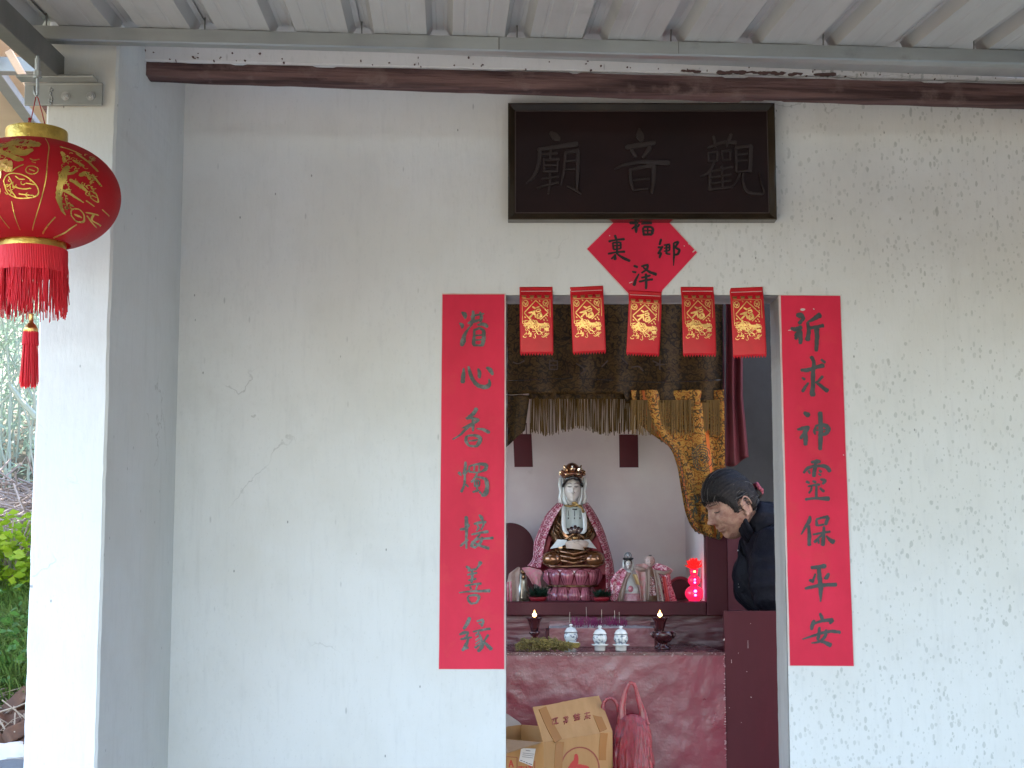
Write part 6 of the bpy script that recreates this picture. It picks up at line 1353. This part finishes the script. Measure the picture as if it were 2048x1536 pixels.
# ears belong to the same skin
for s in (-1, 1):
    c = Vector((s*.077, -.012, -.010)); R3 = HM.to_3x3()@Matrix.Rotation(radians(-12), 3, 'X')
    body.ball(HM@c, (.008, .017, .031), 14, M=R3@Matrix.Rotation(s*radians(-22), 3, 'Z')); body.ball(HM@(c+Vector((s*.001, .004, -.030))), (.006, .009, .010), 10, M=R3)
    ear = [(s*.084, -.020+.017*cos(a), -.008+.029*sin(a)) for a in [(-.9+2.9*k/9)*1.2+1.0 for k in range(10)]]
    body.tube([HM@Vector(p) for p in ear], .0036, 6)
bo = put('body', body, SKIN, WOM, smooth=True)
rm = bo.modifiers.new('remesh', 'REMESH'); rm.mode = 'VOXEL'; rm.voxel_size = .0025; rm.use_smooth_shade = True
sm2 = bo.modifiers.new('smooth', 'SMOOTH'); sm2.factor = .25; sm2.iterations = 2
# eyes: lowered lids with lash line, brows, mouth line
fc = MB()
def onface(x, z, off=.001):
    # find head surface point with given x,z on the front
    best = None
    for i in range(20, 90):
        t = pi*i/110
        for j in range(10, 56):
            p = headpt(t, pi*j/65, 1); d = (p.x-x)**2+(p.z-z)**2
            if p.y > 0 and (best is None or d < best[0]): best = (d, p)
    p = best[1]; return HM@(p+Vector((0, off, 0)))
for s in (-1, 1):
    fc.tube([onface(s*(.020+.0055*k), .0055-.0012*(2-abs(k-2))*1.0, .0005) for k in range(5)], [.0010, .0019, .0022, .0019, .0010], 6)
put('lash_line', fc, EYEM, WOM, smooth=True)['kind'] = 'stuff'
fc = MB()
for s in (-1, 1): fc.tube([onface(s*(.016+.008*k), .033+.002*sin(k*.8), .0002) for k in range(5)], [.0012, .0022, .0022, .0018, .0008], 5)
put('eyebrow', fc, mat('sparse_brow', (.12, .07, .05), .8), WOM, smooth=True)['kind'] = 'stuff'
fc = MB().tube([onface(-.026+.0065*k, -.0605-.0018*abs(k-4)/4, .0004) for k in range(9)], [.0006, .0012, .0015, .0015, .0013, .0015, .0015, .0012, .0006], 6); put('mouth', fc, LIPM, WOM, smooth=True)
# hair
hb = MB(); nth, nph = 120, 220; ok = {}; vs = []
bun = Vector((0, -.112, .012))
def hairline(y):
    K = [(-.2, -.075), (-.06, -.068), (-.045, -.04), (-.034, .010), (-.012, .024), (.008, .012), (.016, -.024), (.030, -.018), (.045, .022), (.065, .046), (.1, .056), (.2, .06)]
    for (a, b), (c, d) in zip(K, K[1:]):
        if a <= y <= c: return b+(d-b)*(y-a)/(c-a)
    return .06
for i in range(1, nth):
    for j in range(nph):
        t, q = pi*i/nth, 2*pi*j/nph; p = headpt(t, q, 0); m_ = p.z-hairline(p.y)-.007*noise.noise(p*75)-.004*noise.noise(p*200)
        ok[(i, j)] = m_ > -.004; e = max(0, min(1, (m_+.004)/.035))**.8; d_ = (p-bun); a = math.atan2(d_.x, d_.z+.02)
        rid = .0011*sin(a*58+4*noise.noise(p*25))+.0018*noise.noise(Vector((a*22, d_.length*5, 1)))
        vs.append(HM@headpt(t, q, 0, .0004+(.011+rid*.7)*e*(1+.35*max(0, p.z/.12))))
fs = []
for i in range(1, nth-1):
    for j in range(nph):
        j2 = (j+1) % nph
        if ok[(i, j)] and ok[(i+1, j)] and ok[(i, j2)] and ok[(i+1, j2)]: a = (i-1)*nph; fs.append((a+j, a+nph+j, a+nph+j2, a+j2))
fs.append(tuple(range(nph))); hb.add(vs, fs)
RHH = random.Random(5)
hg = MB()
def hsurf(d, o): d = d.normalized(); return d*(o/sqrt((d.x/.076)**2+(d.y/.095)**2+(d.z/.120)**2)+0)
for k in range(1500):      # strands combed back to the bun
    t = math.acos(RHH.uniform(-.5, .999)); q = RHH.uniform(0, 2*pi); p = headpt(t, q, 0)
    if p.z-hairline(p.y) < -.010 or p.y < -.085: continue
    d0 = p.normalized(); d1 = (bun+Vector((RHH.gauss(0, .012), 0, RHH.gauss(0, .012)))).normalized(); o_ = 1.10+RHH.uniform(-.02, .03); n_s = 7; f_e = RHH.uniform(.35, 1)
    pts = []; wv = RHH.gauss(0, .012)
    for s_ in range(n_s+1):
        u = s_/n_s*f_e; d = d0.lerp(d1, u); d.z += .35*u*(1-u)*max(0, .5-d0.z*3)*.3; pts.append(HM@(hsurf(d, o_*(1-.055*(1-min(1, u*4))))+Vector((wv*u*(1-u), 0, wv*u*(1-u)))))
    gy = RHH.random() < .20; (hg if gy else hb).tube([HM@(q_*(1.012 if gy else 1)) for q_ in [HM.inverted()@v_ for v_ in pts]], RHH.uniform(.0005, .0011), 3, cap=False)
for k in range(170):       # fine hairs over forehead and temple
    x = RHH.uniform(-.06, .06); z0 = .062+RHH.uniform(-.008, .01); p0 = headpt(math.acos(min(1, z0/.12)), pi/2-x*14, 0, .009); p1 = p0+Vector((RHH.uniform(-.006, .006), .006, -.014)); p2 = p1+Vector((RHH.uniform(-.008, .008), -.001, -.016*RHH.random()))
    hb.tube([HM@p0, HM@p1, HM@p2], [.0009, .0007, .0003], 4, cap=False)
hb.ball(HM@Vector((0, -.118, -.005)), (.022, .024, .022), 20, M=HM.to_3x3())
for k in range(16):      # stray hairs
    t = RHH.uniform(.2, 1.3); q = RHH.uniform(0, 2*pi); p0 = headpt(t, q, 0, .011); dd = Vector((RHH.gauss(0, .01), -.02, RHH.gauss(.004, .008))); hb.tube([HM@p0, HM@(p0+dd+p0.normalized()*.004), HM@(p0+dd*2+p0.normalized()*.003)], .00045, 3, cap=False)
put('hair', hb, HAIR, WOM, smooth=True); put('grey_strands', hg, HAIRG, WOM, smooth=True)['kind'] = 'stuff'
tb = MB()
for k in range(11):
    a = 2*pi*k/11; tb.ball(HM@Vector((.019*cos(a), -.128+.003*sin(a*3), .006+.019*sin(a))), (.0085, .009, .0085), 10)
put('hair_tie', tb, PINKTIE, WOM, smooth=True)
# jacket
jn = {'waist': (P_(1610, 1300, 5.66), (.17, .15)), 'hem': (hipc+Vector((0, 0, -.08)), (.175, .155)), 'mid': (P_(1590, 1190, 5.66), (.155, .14)), 'chest': (P_(1570, 1115, 5.645), (.145, .125)), 'upb': (P_(1545, 1052, 5.63), (.10, .105)), 'neckb': (P_(1512, 1036, 5.61), (.072, .075)), 'col': (P_(1499, 1030, 5.61), (.062, .064))}
je = [('waist', 'hem'), ('waist', 'mid'), ('mid', 'chest'), ('chest', 'upb'), ('upb', 'neckb'), ('neckb', 'col')]
for s, nm in ((-1, 'near'), (1, 'far')):
    sh = P_(1530, 1092, 5.64)+Vector((0, s*.155, 0)); el = P_(1512, 1188, 5.62)+Vector((0, s*.19, 0)); wr_ = Vector(nodes[nm+'wr'][0])
    jn.update({nm+'sh': (sh, .082), nm+'ua': (sh.lerp(el, .55), .078), nm+'el': (el, .070), nm+'cf': (el.lerp(wr_, .82), .052)}); je += [('chest', nm+'sh'), (nm+'sh', nm+'ua'), (nm+'ua', nm+'el'), (nm+'el', nm+'cf')]
jk = skin_mesh(jn, je, 3)
nv = []
ctr = [Vector(v) for v in jk.v]
bm = bmesh.new(); [bm.verts.new(v) for v in ctr]; bm.verts.ensure_lookup_table()
for f in jk.f:
    try: bm.faces.new([bm.verts[i] for i in f])
    except ValueError: pass
bm.normal_update()
for v in bm.verts:
    p = v.co; dsh = (p-Vector(jn['nearsh'][0])).length; q = .0045*sin(dsh*150)*(1 if dsh < .42 else .5); q += .010*noise.noise(p*11)+.004*noise.noise(p*32); v.co = p+v.normal*q
jk.v = [tuple(v.co) for v in bm.verts]; bm.free()
put('jacket', jk, JACKET, WOM, smooth=True)
cl2 = MB(); cc = P_(1500, 1026, 5.61); ax = (hw(0, -.035, -.085)-neckb).normalized(); sx = ax.cross(Vector((0, 1, 0))).normalized(); sy = ax.cross(sx)
for j, (o_, r) in enumerate(((.0, .070), (.014, .068), (.028, .064))): cl2.tube([neckb+ax*(.035+o_)+sx*r*cos(a)*1.12+sy*r*sin(a) for a in [2*pi*k/28 for k in range(29)]], .0105, 8, cap=False)
put('collar', cl2, JACKET, WOM, smooth=True)
bv = BVHTree.FromPolygons([Vector(v) for v in jk.v], [tuple(f) for f in jk.f])
sn = []
for px, py, r in ((1477, 1073, .0034), (1476, 1101, .0028), (1477, 1168, .0016), (1478, 1174, .0016)):
    h = bv.ray_cast(Vector((0, 0, EYE)), ray(px, py).normalized())
    if h[0] is not None: put('snap', MB().ball(h[0], r, 8), mat('snap_metal', (.6, .6, .6), .3, .8) if 'snap_metal' not in MATS else MATS['snap_metal'], WOM, smooth=True)
# trousers and shoes
tn = {'hip': (hipc+Vector((0, 0, -.02)), (.145, .125))}; te = []
for s, nm in ((-1, 'near'), (1, 'far')):
    a = nodes[nm+'hp'][0]; b = nodes[nm+'kn'][0]; c = nodes[nm+'an'][0]; tn.update({nm+'h': (a, .10), nm+'k': (b, .075), nm+'a': (Vector(c)+Vector((0, 0, .03)), .062)}); te += [('hip', nm+'h'), (nm+'h', nm+'k'), (nm+'k', nm+'a')]
    so = MB().loft([(c.x-.06, c.y, .014, .13, .045), (c.x-.06, c.y, .04, .132, .047), (c.x-.045, c.y, .075, .10, .042), (c.x-.01, c.y, .11, .055, .04)], 24); put('shoe', so, BLACKP, WOM, smooth=True)
put('trousers', skin_mesh(tn, te, 2), TROUSER, WOM, smooth=True)

# ================================================================ VEGETATION (left)
RV = random.Random(31)
def leafquad(mb, p, L_, w_, R=RV, droop=.3, up=None):
    a = R.uniform(0, 2*pi); e = R.uniform(-.9, .9) if up is None else up+R.uniform(-.4, .4); d = Vector((cos(a)*cos(e), sin(a)*cos(e), sin(e))); s = d.cross(Vector((R.gauss(0, 1), R.gauss(0, 1), R.gauss(0, 1))))
    if s.length < 1e-4: return
    s = s.normalized()*w_; m_ = p+d*L_*.5; mb.add([p, m_+s, p+d*L_-Vector((0, 0, L_*droop*.4)), m_-s], [(0, 1, 2, 3)])
th_ = MB()
for k in range(60000):
    Y = RV.uniform(9, 12.5); x = -Y*.327+RV.uniform(-1.3, .8) if RV.random() < .75 else RV.uniform(-9, -1.6)
    z = terr(x, Y)+RV.random()**.9*4.2; c = noise.noise(Vector((x*1.4, Y*1.2, z*1.4)))
    if c < -.12: continue
    leafquad(th_, Vector((x, Y, z)), RV.uniform(.05, .12), RV.uniform(.006, .012))
tag(put('bamboo_thicket', th_, LEAFP), 'pale sunlit bamboo thicket on the slope behind the pier', 'bamboo', kind='stuff')
ps = MB()
for k in range(150):
    Y = RV.uniform(8.6, 10.5); x = -Y*.327+RV.uniform(-1.2, .6); z = terr(x, Y); q = Vector((x, Y, z)); pts = [q]; d = Vector((RV.gauss(0, .22), RV.gauss(0, .2), 1)).normalized(); L_ = RV.uniform(1, 3)
    for j in range(5): d = (d+Vector((RV.gauss(0, .10), RV.gauss(0, .1), -.03))).normalized(); q = q+d*L_/5; pts.append(q)
    ps.tube(pts, [RV.uniform(.004, .010)*(1-.13*j) for j in range(6)], 5)
ps.tube([W(20, 770, 8.6), W(40, 800, 8.6), W(74, 836, 8.5), W(110, 850, 8.5)], [.012, .016, .02, .02], 6)
tag(put('bare_stems', ps, PALESTEM), 'thin pale bare stems rising through the bamboo thicket', 'stems', kind='stuff')
tw = MB()
for k in range(1500):
    Y = RV.uniform(7.7, 8.6); x = -Y*.327+RV.uniform(-1.2, .7); c = Vector((x, Y, terr(x, Y)+RV.random()*.26-.05)); a = RV.uniform(0, pi); L_ = RV.uniform(.08, .35); d = Vector((cos(a), sin(a)*.6, RV.gauss(0, .3))).normalized()*L_
    tw.tube([c-d, c+Vector((0, 0, RV.gauss(0, .03))), c+d], RV.uniform(.002, .0065), 4, cap=False)
tag(put('dry_branch_pile', tw, TWIG), 'heap of dry cut branches on the slope below the bamboo', 'dry branches', kind='stuff')
def shrub(x, Y, n, label, mtl, h, sp, L0, w0):
    o = thing('leafy_shrub', label, 'shrub', (x, Y, terr(x, Y))); mb = MB(); st_ = MB(); g = terr(x, Y)
    for k in range(14):
        a = RV.uniform(0, 6.28); r = RV.random()*sp*.7; st_.tube([(x, Y, g), (x+r*.5*cos(a), Y+r*.5*sin(a), g+h*.6), (x+r*cos(a), Y+r*sin(a), g+h)], .004, 5)
    for k in range(n):
        a = RV.uniform(0, 6.28); r = sp*sqrt(RV.random()); z = g+h*(.15+.95*RV.random()**.6)*(1-.4*(r/sp)**2); leafquad(mb, Vector((x+r*cos(a), Y+r*sin(a)*.7, z)), RV.uniform(.7, 1.2)*L0, RV.uniform(.7, 1.2)*w0, up=.2)
    put('foliage', mb, mtl, o)['kind'] = 'stuff'; put('stem', st_, TWIG, o)['kind'] = 'stuff'
shrub(-2.30, 7.05, 1500, 'bright yellow-green leafy shrub sunlit at the left edge', LEAFY, .38, .42, .06, .018)
shrub(-3.15, 7.3, 500, 'lower leafy shrub outside the left edge of the slope', LEAFY, .4, .4, .06, .018)
gr = MB()
for k in range(15000):
    Y = RV.uniform(5.8, 7.4); x = -Y*.327+RV.uniform(-1.0, .55); g = Vector((x, Y, terr(x, Y)-.01)); L_ = RV.uniform(.10, .30); a = RV.uniform(0, 6.28); d = Vector((cos(a)*.6, sin(a)*.6, 1)).normalized(); s = Vector((-sin(a), cos(a), 0))*RV.uniform(.002, .0045)
    m_ = g+d*L_*.6; t_ = m_+Vector((cos(a)*L_*.45, sin(a)*L_*.45, L_*.12)); gr.add([g-s, g+s, m_+s*.8, m_-s*.8, t_], [(0, 1, 2, 3), (3, 2, 4)])
tag(put('grass', gr, LEAFG), 'tall green grass growing on the bank beyond the pier', 'grass', kind='stuff')
lw = MB()
for k in range(1100):
    Y = RV.uniform(5.75, 6.6); x = -Y*.327+RV.uniform(-.8, .5); leafquad(lw, Vector((x, Y, terr(x, Y)+RV.uniform(.02, .24))), RV.uniform(.03, .07), RV.uniform(.008, .018), up=.1)
tag(put('weeds', lw, mat('weed_leaf', (.07, .16, .05), .55, c2=(.10, .22, .04), scale=9, transl=(.12, .28, .05))), 'small broad-leaved weeds among the grass on the bank', 'weeds', kind='stuff')
bmesh_b = MB().box((-.115, -.055, -.027), (.115, .055, .027)).mesh('brick', BRICK)
nb = 0
for k in range(54):
    Y = RV.uniform(5.36, 5.82); x = -Y*.327+RV.uniform(-.42, .20)
    o = bpy.data.objects.new('loose_brick', bmesh_b); COL.objects.link(o); o.location = (x, Y, terr(x, Y)-.01+RV.random()*.06); o.rotation_euler = (RV.gauss(0, .35), RV.gauss(0, .35), RV.uniform(0, pi)); s = RV.uniform(.6, 1); o.scale = (s, 1, 1); bevel(o, .006)
    px_ = 1024+F*o.location.x/(o.location.y*.993)
    where = 'on the near side of the rubble heap' if Y < 5.52 else ('on the far side of the rubble heap' if Y > 5.67 else 'in the middle of the rubble heap')
    side = 'hard against the pier' if px_ > 55 else ('at the left picture edge' if px_ > -20 else 'past the left picture edge')
    tag(o, ('broken old brick ' if s < .8 else 'whole old brick ')+where+' '+side, 'brick', 'loose bricks in the rubble heap, '+('broken ' if s < .8 else 'whole ')+where+' '+side)
ch2 = MB()
for k in range(260):
    Y = RV.uniform(5.3, 5.9); x = -Y*.327+RV.uniform(-.5, .25); c = Vector((x, Y, terr(x, Y)+RV.uniform(.0, .08))); a = RV.uniform(0, pi); d = Vector((cos(a), sin(a), RV.gauss(0, .4))).normalized()*RV.uniform(.04, .14); ch2.tube([c-d, c+Vector((0, 0, .01)), c+d], RV.uniform(.0015, .004), 4)
tag(put('straw_litter', ch2, mat('straw', (.42, .33, .24), .9)), 'pale dead twigs and straw scattered over the bricks', 'straw', kind='stuff')
def rock(name, px, py, Y, r, m_, label, cat):
    c = W(px, py, Y); mb = MB(); mb.ball((0, 0, 0), 1, 26)
    mb.v = [tuple(Vector((v[0]*r[0], v[1]*r[1], v[2]*r[2]))*(1+.22*noise.noise(Vector(v)*1.6+c)+.07*noise.noise(Vector(v)*5))) for v in mb.v]
    o = put(name, mb, m_, auto=30); o.location = c; tag(o, label, cat)
rock('white_stone', 22, 1512, 5.35, (.10, .09, .045), WROCK, 'bright white broken stone at the lower left corner', 'stone')
rock('white_stone', -70, 1500, 5.5, (.12, .1, .05), WROCK, 'second pale stone just beyond the lower left corner', 'stone')
rock('grey_stone', 5, 1568, 5.0, (.22, .14, .075), GREYST, 'flat grey stone under the white broken stone', 'stone')
